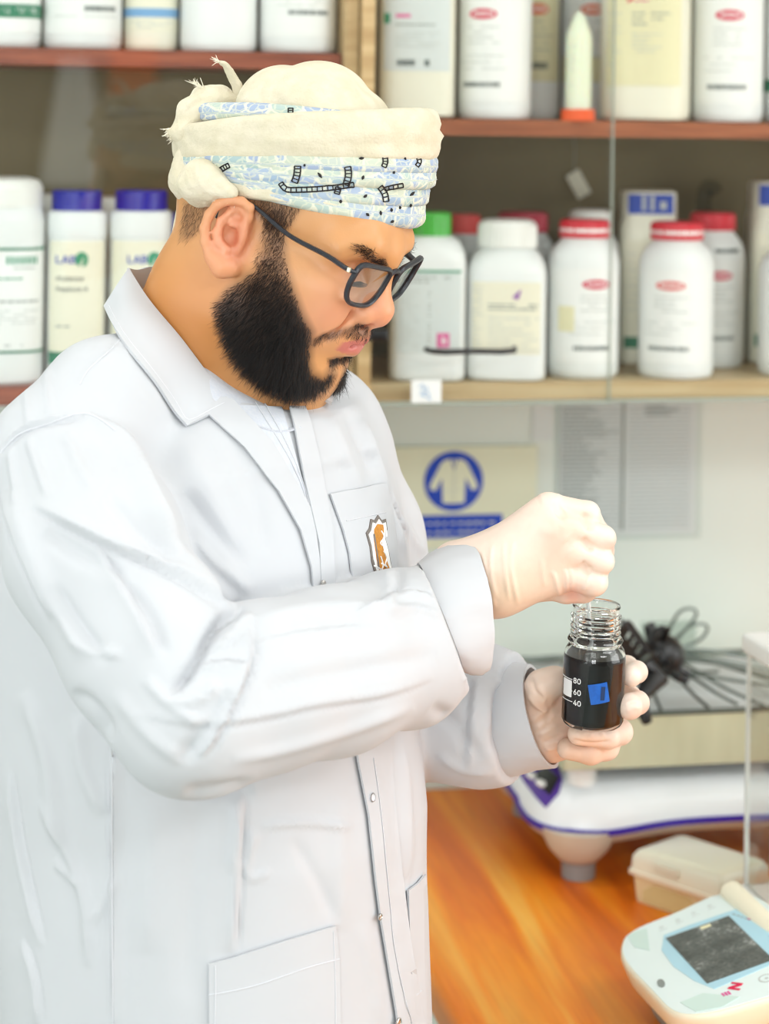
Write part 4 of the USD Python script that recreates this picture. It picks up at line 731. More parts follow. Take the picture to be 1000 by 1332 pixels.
# ---- glasses, low on the nose
GF = np.array([math.cos(math.radians(-14)), 0, math.sin(math.radians(-14))])               # lens axis in the head frame, tilted down
GU = np.array([-GF[2], 0, GF[0]]); GC = np.array([0.1105, 0, 0.0035])
def gpt(l, u, wrap=0.9): return GC + GU * u + np.array([0, l, 0]) - GF * wrap * l * l * 2.2
def rim(q):
    a, b = 0.0272, 0.0188; out = []
    for t in np.linspace(0, 2 * math.pi, 48, endpoint=False):
        c, s = math.cos(t), math.sin(t); e = 6.0 if s > 0 else 3.2; r = 1 / (abs(c) ** e + abs(s) ** e) ** (1 / e); x, y = a * r * c, b * r * s
        if y < 0: x *= 1 + 0.16 * y / b
        out.append(gpt(q * (0.0355 + x), y + 0.0025 * (x / a)))
    return np.array(out)
fr = None; gl = None
for q in (-1, 1):
    R_ = rim(q); loop = np.vstack([R_, R_[:2]]); t_ = h2w(loop); m_ = sweep(t_, 0.0021, 8, 1.3)
    if fr is None: gl = obj('eyeglasses', cat([m_, sweep(h2w(np.array([gpt(-0.0098, 0.010), gpt(-0.005, 0.0135), gpt(0, 0.0145), gpt(0.005, 0.0135), gpt(0.0098, 0.010)])), 0.0024, 8)]), 'frame_black', person, label='black rectangular glasses low on the nose'); fr = m_
    else: obj('rim', m_, 'frame_black', (person, gl[1]))
    lc = h2w(R_); cen = lc.mean(0); n_ = h2w(GF) - HO; ringA = lc + n_ * 0.0006; ringB = lc - n_ * 0.0006
    obj('lens', rings([ringA, ringB]), 'lens_glass', (person, gl[1]), smooth=False)
    hinge = gpt(q * 0.0625, 0.0120)
    tp = [hinge, hinge + np.array([-0.006, q * 0.0035, 0.0010]), hinge + np.array([-0.018, q * 0.0065, 0.0045]), np.array([0.045, q * 0.0745, 0.0285]), np.array([0.012, q * 0.0772, 0.0400]), np.array([-0.004, q * 0.0772, 0.0425]), np.array([-0.018, q * 0.0755, 0.036]), np.array([-0.026, q * 0.073, 0.020])]
    obj('temple_arm', sweep(h2w(spline(tp, 30)), np.interp(np.linspace(0, 1, 30), [0, 0.1, 0.4, 0.7, 1], [0.0032, 0.0038, 0.0034, 0.0029, 0.0020]), 8, 0.6), 'frame_black', (person, gl[1]))
    if q == -1: obj('hinge', place(rbox(0.0028, 0.0025, 0.004, 0.0006), HF, HL, HU, h2w(hinge + np.array([-0.004, -0.0062, 0.0015]))), 'steel', (person, gl[1]))
# ================================================================== turban: rolls of cloth around the head, a crown, a knot with frayed ends
usdkit.material(stage, '/World/Looks/cloth_print', {
    'uv': ('attribute', {'attribute': 'st'}), 'mp': ('mapping', {'scale': (1, 1, 1)}), 'dn': ('noise_texture', {'scale': 60.0, 'detail': 2.0}), 'da': ('vector_math', {'math_type': 'multiply_add', 'vector2': (0.012, 0.012, 0.0)}),
    'v': ('voronoi_texture', {'dimensions': '2D', 'feature': 'distance_to_edge', 'scale': 62.0}), 'v2': ('voronoi_texture', {'dimensions': '2D', 'feature': 'f1', 'scale': 62.0}), 'v3': ('voronoi_texture', {'dimensions': '2D', 'feature': 'distance_to_edge', 'scale': 150.0}),
    'r': ('rgb_ramp', {'ramp': [(0.0, (1, 1, 1)), (0.05, (1, 1, 1)), (0.085, (0, 0, 0)), (1, (0, 0, 0))]}), 'r3': ('rgb_ramp', {'ramp': [(0.0, (1, 1, 1)), (0.07, (1, 1, 1)), (0.12, (0, 0, 0)), (1, (0, 0, 0))]}),
    'sc': ('separate_color', {}), 'cr': ('rgb_ramp', {'ramp': [(0.0, lin((158, 172, 198))), (0.30, lin((170, 186, 204))), (0.34, lin((196, 202, 184))), (0.62, lin((184, 198, 188))), (0.66, lin((166, 188, 186))), (1.0, lin((152, 170, 200)))], 'interpolate': True}),
    'm': ('mix', {'color2': lin((226, 224, 204))}), 'm3': ('mix', {'color2': lin((216, 216, 194))}), 'h': ('math', {'math_type': 'multiply', 'value2': 0.75}), 'h3': ('math', {'math_type': 'multiply', 'value2': 0.55}),
    'bn': ('noise_texture', {'scale': 900.0, 'detail': 2.0}), 'b': ('bump', {'strength': 0.25, 'distance': 0.0006}), 'p': ('principled_bsdf', {'roughness': 0.85})},
    [('uv.vector', 'mp.vector'), ('mp.vector', 'dn.vector'), ('dn.color', 'da.vector1'), ('mp.vector', 'da.vector3'), ('da.vector', 'v.vector'), ('da.vector', 'v2.vector'), ('da.vector', 'v3.vector'), ('v.distance', 'r.fac'), ('v3.distance', 'r3.fac'),
     ('v2.color', 'sc.color'), ('sc.r', 'cr.fac'), ('cr.color', 'm3.color1'), ('r3.color', 'h3.value1'), ('h3.value', 'm3.fac'), ('m3.color', 'm.color1'), ('r.color', 'h.value1'), ('h.value', 'm.fac'), ('m.color', 'p.base_color'), ('mp.vector', 'bn.vector'), ('bn.fac', 'b.height'), ('b.normal', 'p.normal')], surface='p.BSDF')
mat('ink_black', (26, 22, 24), 0.7); mat('print_cream', (236, 228, 176), 0.8)
TC = P(398, 180, 1.875); TZ = np.array([0, 0, 1.0])
YS = 1.875 / FPX
def roll(A, B, ys, hh, rw, seed, wr=0.0012, e=2.6, n=180, k=28, dx=0.0, grooves=()):
    """A cloth roll round the head. ys: image heights of its middle at 0 (front), 45, 90 (near side), 135, 180, 270 degrees; hh half height, rw half thickness."""
    th = np.linspace(0, 2 * np.pi, n, endpoint=False); yy = np.interp(np.degrees(th), [0, 45, 90, 135, 180, 270, 360], list(ys) + [ys[0]])
    from scipy.ndimage import gaussian_filter1d
    yy = gaussian_filter1d(yy, n / 24, mode='wrap'); near = np.sin(th)
    z = CAM_Z - (yy - PY0) * (1.875 - 0.09 * near) / FPX - 0.0
    ph = np.linspace(0, 2 * np.pi, k, endpoint=False); hh_ = np.interp(np.degrees(th), [0, 45, 90, 135, 180, 270, 360], list(np.broadcast_to(hh, (6,))) + [np.broadcast_to(hh, (6,))[0]])
    c, s = np.cos(ph), np.sin(ph); q = 1 / (np.abs(c) ** e + np.abs(s) ** e) ** (1 / e)
    T_, Ph = np.meshgrid(th, ph, indexing='ij'); 
    nz = meshkit.fbm(np.stack([np.cos(T_) * 5, np.sin(T_) * 5, Ph / 6.28 * 9 + seed * 7.3], -1), 4, seed) - 0.5
    fold = sum(g[1] * np.exp(-((np.mod(Ph - g[0] - g[2] * np.sin(T_ + g[3]) + np.pi, 2 * np.pi) - np.pi) / 0.16) ** 2) for g in grooves) if len(grooves) else 0
    rad = q * c * (rw + 0) + nz * wr * 2 * np.abs(c) - fold * np.abs(c); zz = q * s * hh_[:, None] + nz * wr * 0.7
    nz2 = meshkit.fbm(np.stack([np.cos(T_) * 3.2, np.sin(T_) * 3.2, np.sin(Ph) * 7 + 0.6 * np.sin(3 * T_ + seed) + seed * 3.1], -1), 3, seed + 5) - 0.5; rad = rad + nz2 * wr * 2.2 * np.abs(c)
    a = A + rad; b = B + rad
    v = TC + (dx + a * np.cos(T_))[..., None] * F0 - (b * np.sin(T_))[..., None] * HL + ((z - TC[2])[:, None] + zz)[..., None] * TZ
    m = rings(np.vstack([v, v[:1]]), (False, False)); uv = np.stack([np.vstack([T_, T_[:1] + 2 * np.pi]) * (A + B) / 2, np.vstack([Ph, Ph[:1]]) / 6.283 * 4 * (hh_.mean() + rw) * 0.8 + seed * 0.37], -1).reshape(-1, 2)
    return m, uv
tb = obj('turban', roll(0.1065, 0.083, (174, 176, 182, 190, 192, 180), (0.0235, 0.0215, 0.0195, 0.0165, 0.0165, 0.020), 0.0155, 1, 0.0024, 3.2, grooves=[(0.15, 0.0016, 0.14, 0.3), (-0.22, 0.0018, -0.16, 0.9), (0.55, 0.0014, 0.08, 2), (-0.5, 0.0012, 0.12, 1)])[0], 'cloth_cream', person, smooth=True, label='cream turban with blue-grey printed folds and a knot at the back')
tbs = (person, tb[1]); bands = []
for q_ in [((0.1085, 0.0865), (213, 213, 214, 214, 206, 208), 0.0085, 0.0100, 2), ((0.1070, 0.0860), (231, 230, 226, 216, 208, 220), (0.0095, 0.0090, 0.0110, 0.0075, 0.007, 0.009), 0.0100, 3), ((0.1015, 0.0855), (252, 251, 240, 224, 214, 236), 0.0105, 0.0095, 4), ((0.0980, 0.0845), (277, 270, 249, 232, 222, 256), (0.0130, 0.0110, 0.0075, 0.006, 0.006, 0.010), 0.0095, 5)]:
    m_, uv_ = roll(*q_[0], q_[1], q_[2], q_[3], q_[4], 0.0008, 3.0); bands.append(m_); obj('printed_fold', m_, 'cloth_print', tbs, smooth=True, uv=uv_, label='blue-grey printed fold of the turban')
m_, uv_ = roll(0.0945, 0.0855, (268, 268, 250, 243, 243, 260), (0.004, 0.0050, 0.0075, 0.0150, 0.016, 0.008), 0.0095, 6, 0.0012, 3.0); obj('lower_wrap', m_, 'cloth_cream', tbs, smooth=True)
m_, uv_ = roll(0.092, 0.076, (168, 158, 148, 149, 152, 155), 0.0085, 0.010, 7, 0.001); up = m_; obj('printed_fold', m_, 'cloth_print', tbs, smooth=True, uv=uv_)
# crown with its long creases
G = Field(P(300, 240, 1.86) - [0.06, 0.14, 0.02], P(560, 60, 1.86) + [0.03, 0.14, 0.01], 0.0024); hr = np.stack([F0, HL, TZ])
G.ell(P(368, 150, 1.873), (0.0375, 0.057, 0.0440), 0.002, R=hr); G.ell(P(414, 144, 1.866), (0.0455, 0.060, 0.0435), 0.0035, R=hr); G.ell(P(398, 182, 1.875), (0.104, 0.076, 0.028), 0.006, R=hr); G.ell(P(440, 158, 1.858), (0.0415, 0.062, 0.0335), 0.0035, R=hr)
cr = G.mesh(1)
cr = folds(cr, [([(486, 124), (462, 128), (430, 138), (414, 146)], 8, -1.0, 'r'), ([(340, 104), (334, 120), (330, 138)], 9, 1.4, 'r'), ([(360, 92), (350, 112), (345, 138)], 7, -2.0, 'r'), ([(452, 96), (440, 104), (420, 122)], 8, 2.0, 'r'), ([(470, 118), (452, 122), (430, 132)], 7, 1.8, 'r'), ([(322, 124), (350, 126), (372, 140)], 8, -1.2, 'r'), ([(420, 80), (412, 92), (398, 112)], 6, -1.2, 'r'), ([(436, 86), (420, 98), (402, 118), (390, 140)], 8, 1.1, 'r')])
obj('crown', cr, 'cloth_cream', tbs, smooth=True)
# knot, gathered end, tail
K = Field(P(205, 280, 1.90) - [0.01, 0.135, 0.0], P(330, 100, 1.90) + [0.01, 0.07, 0.0], 0.0017)
K.ell(P(250, 228, 1.868), (0.0175, 0.026, 0.026), 0.008); K.chain([P(243, 205, 1.86), P(240, 235, 1.86), P(262, 252, 1.825), P(292, 256, 1.80)], [0.010, 0.0115, 0.009, 0.005], 0.008)
K.ell(P(262, 240, 1.815), (0.021, 0.022, 0.016), 0.01); K.cone(P(262, 228, 1.812), P(300, 250, 1.792), 0.014, 0.006, 0.01)
K.chain([P(240, 172, 1.86), P(252, 146, 1.865), P(278, 132, 1.872), P(312, 138, 1.875)], [0.010, 0.0125, 0.012, 0.010], 0.008); K.chain([P(250, 190, 1.875), P(244, 170, 1.875), P(262, 125, 1.88), P(286, 124, 1.88)], [0.012, 0.012, 0.0075, 0.009], 0.008)
K.chain([P(240, 172, 1.855), P(230, 172, 1.86), P(224, 174, 1.862)], [0.009, 0.005, 0.003], 0.006)
kn = K.mesh(1); nv = normals(kn); kn.vertices = kn.vertices + nv * ((meshkit.fbm(kn.vertices * 95, 3, 4) - 0.5) * 0.0034)[:, None]
kn = folds(kn, [([(245, 192), (238, 210), (240, 240), (256, 260)], 4, -1.4, 'r'), ([(258, 205), (256, 225), (266, 245), (284, 256)], 4, 1.3, 'r'), ([(268, 214), (272, 232), (290, 250)], 4, -1.4, 'r'), ([(232, 165), (246, 142), (272, 126)], 4, -1.4, 'r'), ([(236, 178), (252, 154), (282, 142), (310, 144)], 4, 1.2, 'r'), ([(226, 205), (228, 225), (236, 250)], 4, 1.0, 'r')])
obj('knot', kn, 'cloth_cream', tbs, smooth=True)
tl = spline([P(316, 132, 1.872), P(310, 116, 1.868), P(300, 96, 1.862), P(292, 84, 1.858), P(285, 80, 1.856)], 26); tm = sweep(tl, np.interp(np.linspace(0, 1, 26), [0, 0.3, 0.7, 0.92, 1], [0.0075, 0.0062, 0.0050, 0.0036, 0.0015]), 10, 0.6)
tm.vertices = tm.vertices + (meshkit.fbm(tm.vertices * 300, 2, 9) - 0.5)[:, None] * 0.0012; obj('tail', tm, 'cloth_cream', tbs, smooth=True)
hg_ = spline([P(246, 256, 1.89), P(239, 275, 1.90), P(233, 300, 1.905), P(226, 324, 1.905), P(221, 336, 1.905)], 22); obj('hanging_end', sweep(hg_, np.linspace(0.0085, 0.0055, 22), 10, 0.5), 'cloth_cream', tbs, smooth=True)
r = np.random.default_rng(12); fp = []
for (a, b, n_, L_) in (((222, 166), (226, 180), 46, 9), ((254, 110), (268, 118), 40, 11), ((283, 78), (289, 82), 26, 8), ((284, 258), (318, 262), 70, 7), ((252, 196), (264, 236), 24, 7), ((540, 246), (564, 236), 14, 4)):
    for i in range(n_):
        t = r.random(); x, y = a[0] + (b[0] - a[0]) * t, a[1] + (b[1] - a[1]) * t; Yk = {222: 1.862, 254: 1.873, 283: 1.857, 284: 1.795, 252: 1.838, 540: 1.83}[a[0]]
        dr = {222: (-1, 0.5), 254: (-0.75, -0.8), 283: (-1, -0.4), 284: (-0.4, 0.7), 252: (0.7, 0.6), 540: (0.9, 0.1)}[a[0]]; dr = np.array(dr) + r.normal(0, 0.35, 2); L = L_ * r.uniform(0.4, 1.2)
        fp.append(np.array([P(x, y, Yk), P(x + dr[0] * L * 0.5, y + dr[1] * L * 0.5, Yk - 0.001), P(x + dr[0] * L + r.normal(0, 1), y + dr[1] * L + r.normal(0, 1), Yk - 0.002 + r.normal(0, 0.003))]))
curves('fringe', np.vstack(fp), np.full(len(fp), 3), np.tile([0.0007, 0.0006, 0.0003], len(fp)), 'thread_cream', tbs)
# black ladder and teardrop print on the folds
bm = cat(bands + [up, roll(0.1065, 0.083, (174, 176, 182, 190, 192, 180), 0.02, 0.0155, 1, 0.0016, 3.2)[0]]); bc = Caster(cat(bands + [up]))
def ladder(pts, w, cells):
    c = curve2(pts, 30); t = np.gradient(c, axis=0); t /= np.linalg.norm(t, axis=1, keepdims=True); n_ = np.c_[-t[:, 1], t[:, 0]]; out = []
    for q in (-1, 1): out.append(sweep(on(bc, c + n_ * w / 2 * q, 0.0003, 22), 0.00065, 5))
    for i in np.linspace(0, 29, cells + 1).astype(int): out.append(sweep(on(bc, [c[i] - n_[i] * w / 2, c[i], c[i] + n_[i] * w / 2], 0.0004, 4), 0.0005, 5))
    fill = sweep(on(bc, c, -0.0001, 24), w / 2 * 0.00056, 6, 0.12, None); return cat(out)
lad = [ladder(p_, w_, c_) for p_, w_, c_ in [([(387, 216), (386, 228), (383, 237)], 8, 5), ([(452, 217), (453, 228), (450, 240)], 8, 5), ([(500, 203), (501, 211), (499, 217)], 6, 4), ([(543, 204), (545, 210), (542, 216)], 5, 3), ([(365, 238), (372, 246), (380, 247), (410, 246), (440, 243), (460, 240)], 6, 15), ([(494, 243), (500, 252), (502, 262)], 7, 4), ([(500, 246), (512, 243), (524, 241)], 5, 4), ([(440, 244), (438, 252)], 7, 3), ([(286, 222), (292, 218), (298, 215)], 6, 4), ([(378, 141), (378, 150)], 6, 3)]]
obj('ladder_print', cat(lad), 'ink_black', tbs, kind='stuff')
dr = []
for (x, y, a, L) in [(416, 228, 0.9, 9), (472, 231, -1.2, 6), (475, 255, -0.7, 6), (536, 252, -0.65, 8), (500, 220, 2.9, 0), (512, 224, -0.8, 4), (443, 262, 1.6, 5), (478, 279, 0.7, 5), (495, 277, 1.4, 6), (509, 273, 1.4, 5), (520, 270, 1.4, 4), (510, 288, -0.4, 5), (470, 206, -0.1, 7), (526, 206, 0.8, 6), (396, 215, 0.3, 3), (534, 267, 1.5, 4)]:
    if L: d_ = np.array([math.cos(a), math.sin(a)]) * L / 2; o_ = np.array([x, y], float); dr.append(sweep(on(bc, [o_ - d_, o_, o_ + d_], 0.0002, 7), [0.0003, 0.0008, 0.0012, 0.0014, 0.0012, 0.0008, 0.0003], 6))
obj('teardrop_print', cat(dr), 'ink_black', tbs, kind='stuff')
# ================================================================== white coat
mat('coat_white', (198, 200, 204), 0.8, bump=0.10, bscale=1400, sheen_weight=0.1)
mat('shirt_white', (206, 209, 216), 0.8, (198, 203, 213), 30, (12, 12, 0.4), bump=0.12, bscale=1200)
mat('thread_white', (214, 215, 220), 0.8); mat('snap_metal', (196, 192, 186), 0.3, metallic=1.0); mat('gold', (208, 142, 48), 0.5, (186, 118, 30), 300); mat('badge_grey', (120, 112, 106), 0.6)
BP = math.radians(30); BF = np.array([math.cos(BP), -math.sin(BP), 0]); BL = np.array([math.sin(BP), math.cos(BP), 0])
C = Field((-0.37, 1.50, 0.55), (0.17, 2.16, 1.60), 0.0034)
rows = np.array([(470, 240, 330), (500, 140, 420), (525, 95, 460), (575, 48, 490), (700, 12, 520), (860, 0, 530), (950, 2, 533), (1050, 4, 544), (1150, 9, 545), (1332, 20, 552), (2000, 24, 556)], float)
rz = np.array([P(300, q, 1.90)[2] for q in rows[:, 0]])[::-1]; rl = np.array([P(a, q, 1.90)[0] for q, a, b in rows])[::-1]; rr_ = np.array([P(b, q, 1.90)[0] for q, a, b in rows])[::-1]
zz = C.ax[2]; cx = np.interp(zz, rz, (rl + rr_) / 2); w = np.interp(zz, rz, (rr_ - rl) / 2)
a_ = np.minimum(np.interp(zz, [0.95, 1.15, 1.35, 1.45, 1.52], [0.190, 0.190, 0.200, 0.185, 0.11]), w * 1.35); b_ = np.sqrt(np.maximum(w ** 2 - (a_ * BF[1]) ** 2, 0.0009)) / BF[0]
x, y = C.ax[0][:, None, None] - cx[None, None, :], C.ax[1][None, :, None] - 1.90
f_, l_ = x * BF[0] + y * BF[1], x * BL[0] + y * BL[1]; e_ = 2.3
d_ = ((np.abs(f_ / b_) ** e_ + np.abs(l_ / a_) ** e_) ** (1 / e_) - 1) * np.minimum(a_, b_)
d_ = np.maximum(d_, C.ax[2][None, None, :] - rz[-1]); C.F = d_.astype(np.float32)
C.chain([P(262, 490, 1.90), P(196, 486, 1.838), P(138, 528, 1.78), P(84, 600, 1.745)], [0.036, 0.036, 0.050, 0.062], 0.03)
C.chain([P(280, 490, 1.92), P(350, 510, 1.95), P(410, 562, 1.985)], [0.045, 0.050, 0.058], 0.03)
C.ell(P(365, 462, 1.855), (0.055, 0.06, 0.044), 0.03, 'sub')
C.chain([P(410, 562, 1.985), P(462, 700, 2.01), P(508, 860, 2.02)], [0.058, 0.060, 0.060], 0.02)
C.chain([P(508, 866, 2.02), P(575, 920, 1.995), P(630, 931, 1.975), P(672, 934, 1.962)], [0.058, 0.062, 0.060, 0.052], 0.02)
TF = C.F.copy()
arm = [P(84, 600, 1.745), P(122, 715, 1.685), P(192, 845, 1.645), P(256, 922, 1.63), P(340, 893, 1.66), P(430, 874, 1.71), P(518, 841, 1.775), P(574, 806, 1.835)]
C.chain(arm, [0.062, 0.069, 0.0635, 0.064, 0.064, 0.0645, 0.061, 0.050], 0.014)
C.cone(P(540, 870, 1.79), P(566, 868, 1.805), 0.036, 0.024, 0.03)
C.trim(P(570, 800, 1.83), (0.93, 0.10, 0.36), 0.12)
ad = P(672, 934, 1.962) - P(600, 928, 1.985); C.trim(P(668, 934, 1.963), ad, 0.09)
coat = C.mesh(3)
gaussian_1d = lambda a, s: __import__('scipy.ndimage').ndimage.gaussian_filter1d(a, s, mode='nearest')
strokes_gain, strokes_narrow = 2.2, 0.8
n_ = normals(coat); coat.vertices = coat.vertices + n_ * ((meshkit.fbm(coat.vertices * [9, 9, 5], 3, 2) - 0.5) * 0.007)[:, None]
F_ = 'r'
strokes = [
 # shoulder and upper sleeve
 ([(0, 588), (25, 562), (63, 548), (112, 540)], 5, -2.2, 'step'), ([(112, 534), (150, 560), (178, 600), (204, 652), (236, 722)], 10, 2.6, 'step'), ([(128, 548), (166, 590), (196, 650), (224, 706)], 14, 3.0, F_),
 ([(36, 566), (50, 610), (64, 648)], 7, 1.8, F_), ([(12, 580), (18, 620), (26, 660)], 6, 1.4, F_), ([(84, 560), (100, 600), (120, 640)], 9, 1.6, F_), ([(58, 470), (62, 510), (64, 546)], 5, 1.2, F_), ([(34, 500), (36, 530), (38, 556)], 5, 1.2, F_),
 ([(42, 658), (92, 684), (140, 708), (202, 735), (262, 768), (300, 796)], 11, 3.8, 'stepr'), ([(60, 690), (110, 722), (160, 745)], 16, -2.4, F_), ([(124, 706), (150, 748), (182, 800), (206, 850)], 11, 3.0, 'step'), ([(0, 640), (20, 700), (44, 756), (66, 806)], 12, 3.0, 'stepr'), ([(20, 640), (44, 720), (76, 790), (112, 860)], 13, 2.2, F_), ([(70, 760), (98, 806), (140, 862)], 10, -2.0, F_), ([(96, 830), (120, 846), (160, 850)], 8, 1.6, F_),
 ([(180, 640), (214, 700), (262, 750), (306, 792)], 13, 2.6, F_), ([(140, 640), (170, 680), (230, 740)], 11, -1.6, F_), ([(166, 760), (196, 800), (216, 856)], 10, -1.8, F_),
 # crook of the elbow
 ([(316, 788), (290, 806), (268, 838), (232, 892), (222, 902)], 8, -6.0, F_), ([(330, 800), (300, 826), (276, 850)], 8, 3.2, F_), ([(260, 866), (290, 862), (320, 868)], 5, 2.4, 'step'), ([(326, 806), (328, 838), (314, 892), (284, 952), (262, 986)], 11, 3.6, 'step'), ([(300, 900), (268, 950), (236, 990)], 12, -2.6, F_), ([(220, 908), (250, 912), (286, 890)], 8, 2.6, F_), ([(188, 880), (226, 920), (262, 940)], 9, 2.0, F_), ([(150, 900), (190, 950), (236, 990)], 12, 1.6, F_),
 # forearm
 ([(168, 930), (252, 942), (340, 934), (420, 917), (498, 905), (566, 882)], 9, 1.5, 'stepr'), ([(330, 806), (400, 792), (470, 790), (540, 800)], 12, 1.8, F_), ([(330, 836), (380, 824), (440, 816), (490, 814)], 6, 1.3, 'step'), ([(340, 900), (420, 880), (500, 866), (570, 850)], 16, -1.6, F_), ([(460, 800), (500, 780), (540, 770), (566, 778)], 6, 2.2, 'step'), ([(500, 800), (536, 792), (574, 802)], 5, 1.6, F_), ([(516, 732), (520, 752), (512, 776)], 7, -1.8, F_), ([(500, 740), (506, 770), (500, 800)], 8, 1.8, F_), ([(300, 990), (380, 972), (470, 944), (540, 918)], 10, 1.6, F_),
 # chest
 ([(230, 560), (270, 640), (300, 720), (312, 780)], 22, 1.6, F_), ([(300, 560), (330, 640), (344, 720)], 16, -1.2, F_), ([(240, 640), (286, 700), (320, 740)], 14, -2.0, F_), ([(250, 700), (292, 744), (330, 770)], 10, 1.6, F_), ([(157, 439), (136, 460), (110, 486)], 4, -1.0, 'step'),
 ([(428, 540), (452, 600), (470, 640)], 12, 1.8, F_), ([(450, 530), (474, 590), (488, 620)], 9, -1.6, F_), ([(470, 545), (492, 600), (506, 640)], 8, 1.8, F_), ([(506, 640), (520, 690), (530, 740)], 8, -2.4, 'step'), ([(520, 670), (536, 700), (552, 722)], 7, 1.6, F_),
 # skirt of the coat
 ([(145, 962), (146, 1040), (145, 1140), (146, 1260), (147, 1332)], 6, 2.6, 'stepr'), ([(100, 930), (110, 1000), (138, 1060)], 14, 2.2, F_), ([(30, 900), (60, 980), (72, 1060), (80, 1100)], 14, 2.4, F_), ([(14, 1000), (24, 1080), (40, 1160), (56, 1230)], 9, 2.4, 'step'), ([(50, 1040), (80, 1090), (108, 1160), (116, 1260)], 10, 2.0, F_), ([(94, 900), (130, 930), (144, 960)], 10, -2.4, F_), ([(30, 1220), (46, 1270), (52, 1332)], 8, 1.8, 'step'), ([(70, 1120), (94, 1142), (106, 1150)], 6, 1.2, F_),
 ([(316, 1030), (314, 1080), (311, 1132), (304, 1240)], 10, 3.0, 'step'), ([(304, 1040), (300, 1120), (296, 1134)], 5, 1.6, F_), ([(238, 1034), (300, 1028), (330, 1024)], 14, -2.6, F_), ([(200, 1040), (196, 1140), (190, 1240)], 22, 1.4, F_), ([(260, 1040), (250, 1160), (244, 1300)], 22, -1.4, F_), ([(338, 1074), (400, 1070), (460, 1076)], 6, 1.4, F_), ([(330, 1080), (322, 1110), (316, 1140)], 8, 1.6, F_), ([(316, 1142), (336, 1140), (352, 1132)], 5, 1.0, F_), ([(436, 1040), (442, 1120), (440, 1210)], 16, 1.4, F_), ([(380, 1090), (420, 1160), (436, 1200)], 12, -1.2, F_), ([(150, 1140), (142, 1160), (120, 1200)], 8, 1.2, F_),
 ([(520, 960), (528, 1040), (530, 1140)], 9, 1.8, F_), ([(500, 980), (508, 1060), (512, 1160)], 8, -1.4, F_), ([(506, 1180), (514, 1250), (524, 1332)], 7, 1.4, F_), ([(530, 1150), (532, 1240), (538, 1332)], 6, 1.6, 'step'), ([(470, 1200), (486, 1270), (496, 1332)], 12, 1.0, F_),
 # far sleeve
 ([(618, 880), (612, 930), (606, 1000)], 12, 2.6, 'stepr'), ([(640, 870), (646, 920), (640, 980)], 10, -1.6, F_), ([(560, 920), (600, 950), (622, 990)], 12, -2.0, F_), ([(600, 880), (640, 886), (670, 900)], 8, 1.4, F_), ([(570, 980), (600, 1000), (640, 1004)], 8, 1.4, F_)]
CT = Field.__new__(Field); CT.__dict__.update(C.__dict__); CT.F = TF; torso = CT.mesh(3); torso.vertices = torso.vertices + normals(torso) * ((meshkit.fbm(torso.vertices * [9, 9, 5], 3, 2) - 0.5) * 0.007)[:, None]
k0_ = next(i for i, q in enumerate(strokes) if q[0][0] == (230, 560)); torso = folds(torso, [(a, max(b * strokes_narrow, 4.5), c * strokes_gain, d) for a, b, c, d in strokes[k0_:]]); ct = Caster(torso)
coat = folds(coat, [(a, max(b * strokes_narrow, 4.5), c * strokes_gain, d) for a, b, c, d in strokes])
lc_ = obj('lab_coat', coat, 'coat_white', person, smooth=True, label='white laboratory coat with crest on the chest pocket'); LC = (person, lc_[1]); cc = Caster(coat); hc = Caster(head)
# shirt in the opening, lapel edges, plackets, pockets
def sheet(Gd, th, nrm=None):
    Gd = np.asarray(Gd, float); n, k = Gd.shape[:2]; du = np.gradient(Gd, axis=0); dv = np.gradient(Gd, axis=1); N = np.cross(du, dv); N /= np.linalg.norm(N, axis=2, keepdims=True) + 1e-12
    A, B = Gd + N * th / 2, Gd - N * th / 2; v = np.vstack([A.reshape(-1, 3), B.reshape(-1, 3)]); f = []; o = n * k
    for i in range(n - 1):
        for j in range(k - 1):
            a, b, c, d = i * k + j, (i + 1) * k + j, (i + 1) * k + j + 1, i * k + j + 1; f += [(a, b, c), (a, c, d), (a + o, c + o, b + o), (a + o, d + o, c + o)]
    def edge(ids):
        for p, q in zip(ids[:-1], ids[1:]): f.extend([(p, p + o, q + o), (p, q + o, q)])
    edge([i * k for i in range(n)]); edge([(n - 1) * k + j for j in range(k)]); edge([i * k + k - 1 for i in range(n)][::-1]); edge([j for j in range(k)][::-1])
    return TM(v, f)
V_ = [(255, 470), (300, 488), (345, 505), (376, 516), (368, 532), (391, 624), (410, 708), (416, 812), (409, 750), (399, 668), (378, 632), (344, 578), (290, 528)]
sf_ = obj('shirt_front', patch(ct, [(280, 528), (320, 530), (366, 532)] + V_[5:12] + [(290, 528)], 0.0012, 0.001), 'shirt_white', person, smooth=25, label='white collarless shirt showing in the coat opening')
sh_n = [w2h(P(a, b, 1.87)) for a, b in ((250, 470),)]
cl_ = np.array([P(x, y, Y) for x, y, Y in [(244, 462, 1.828), (268, 477, 1.824), (300, 488, 1.846), (335, 497, 1.872), (368, 506, 1.892), (392, 510, 1.91)]]); cl_ = spline(cl_, 30)
obj('neck_band', sweep(cl_, 0.0020, 10, 3.2, up=(0, 0, 1)), 'shirt_white', person, smooth=50)
pt_ = to_px(cl_); pb_ = curve2([(262, 506), (285, 532), (312, 546), (338, 556), (362, 562), (392, 556)], 30); qb_, nb_ = cc(pb_); qb_ = fill_nan(pb_, qb_); Yb_ = gaussian_1d(qb_[:, 1], 2) - 0.004; rows_ = []
for s_ in np.linspace(0, 1, 12): px_ = pt_ * (1 - s_) + pb_ * s_; rows_.append(P(px_[:, 0], px_[:, 1], cl_[:, 1] * (1 - s_) + Yb_ * s_ - 0.004 * math.sin(math.pi * s_)))
obj('shirt_yoke', sheet(rows_, 0.0016), 'shirt_white', person, smooth=40)
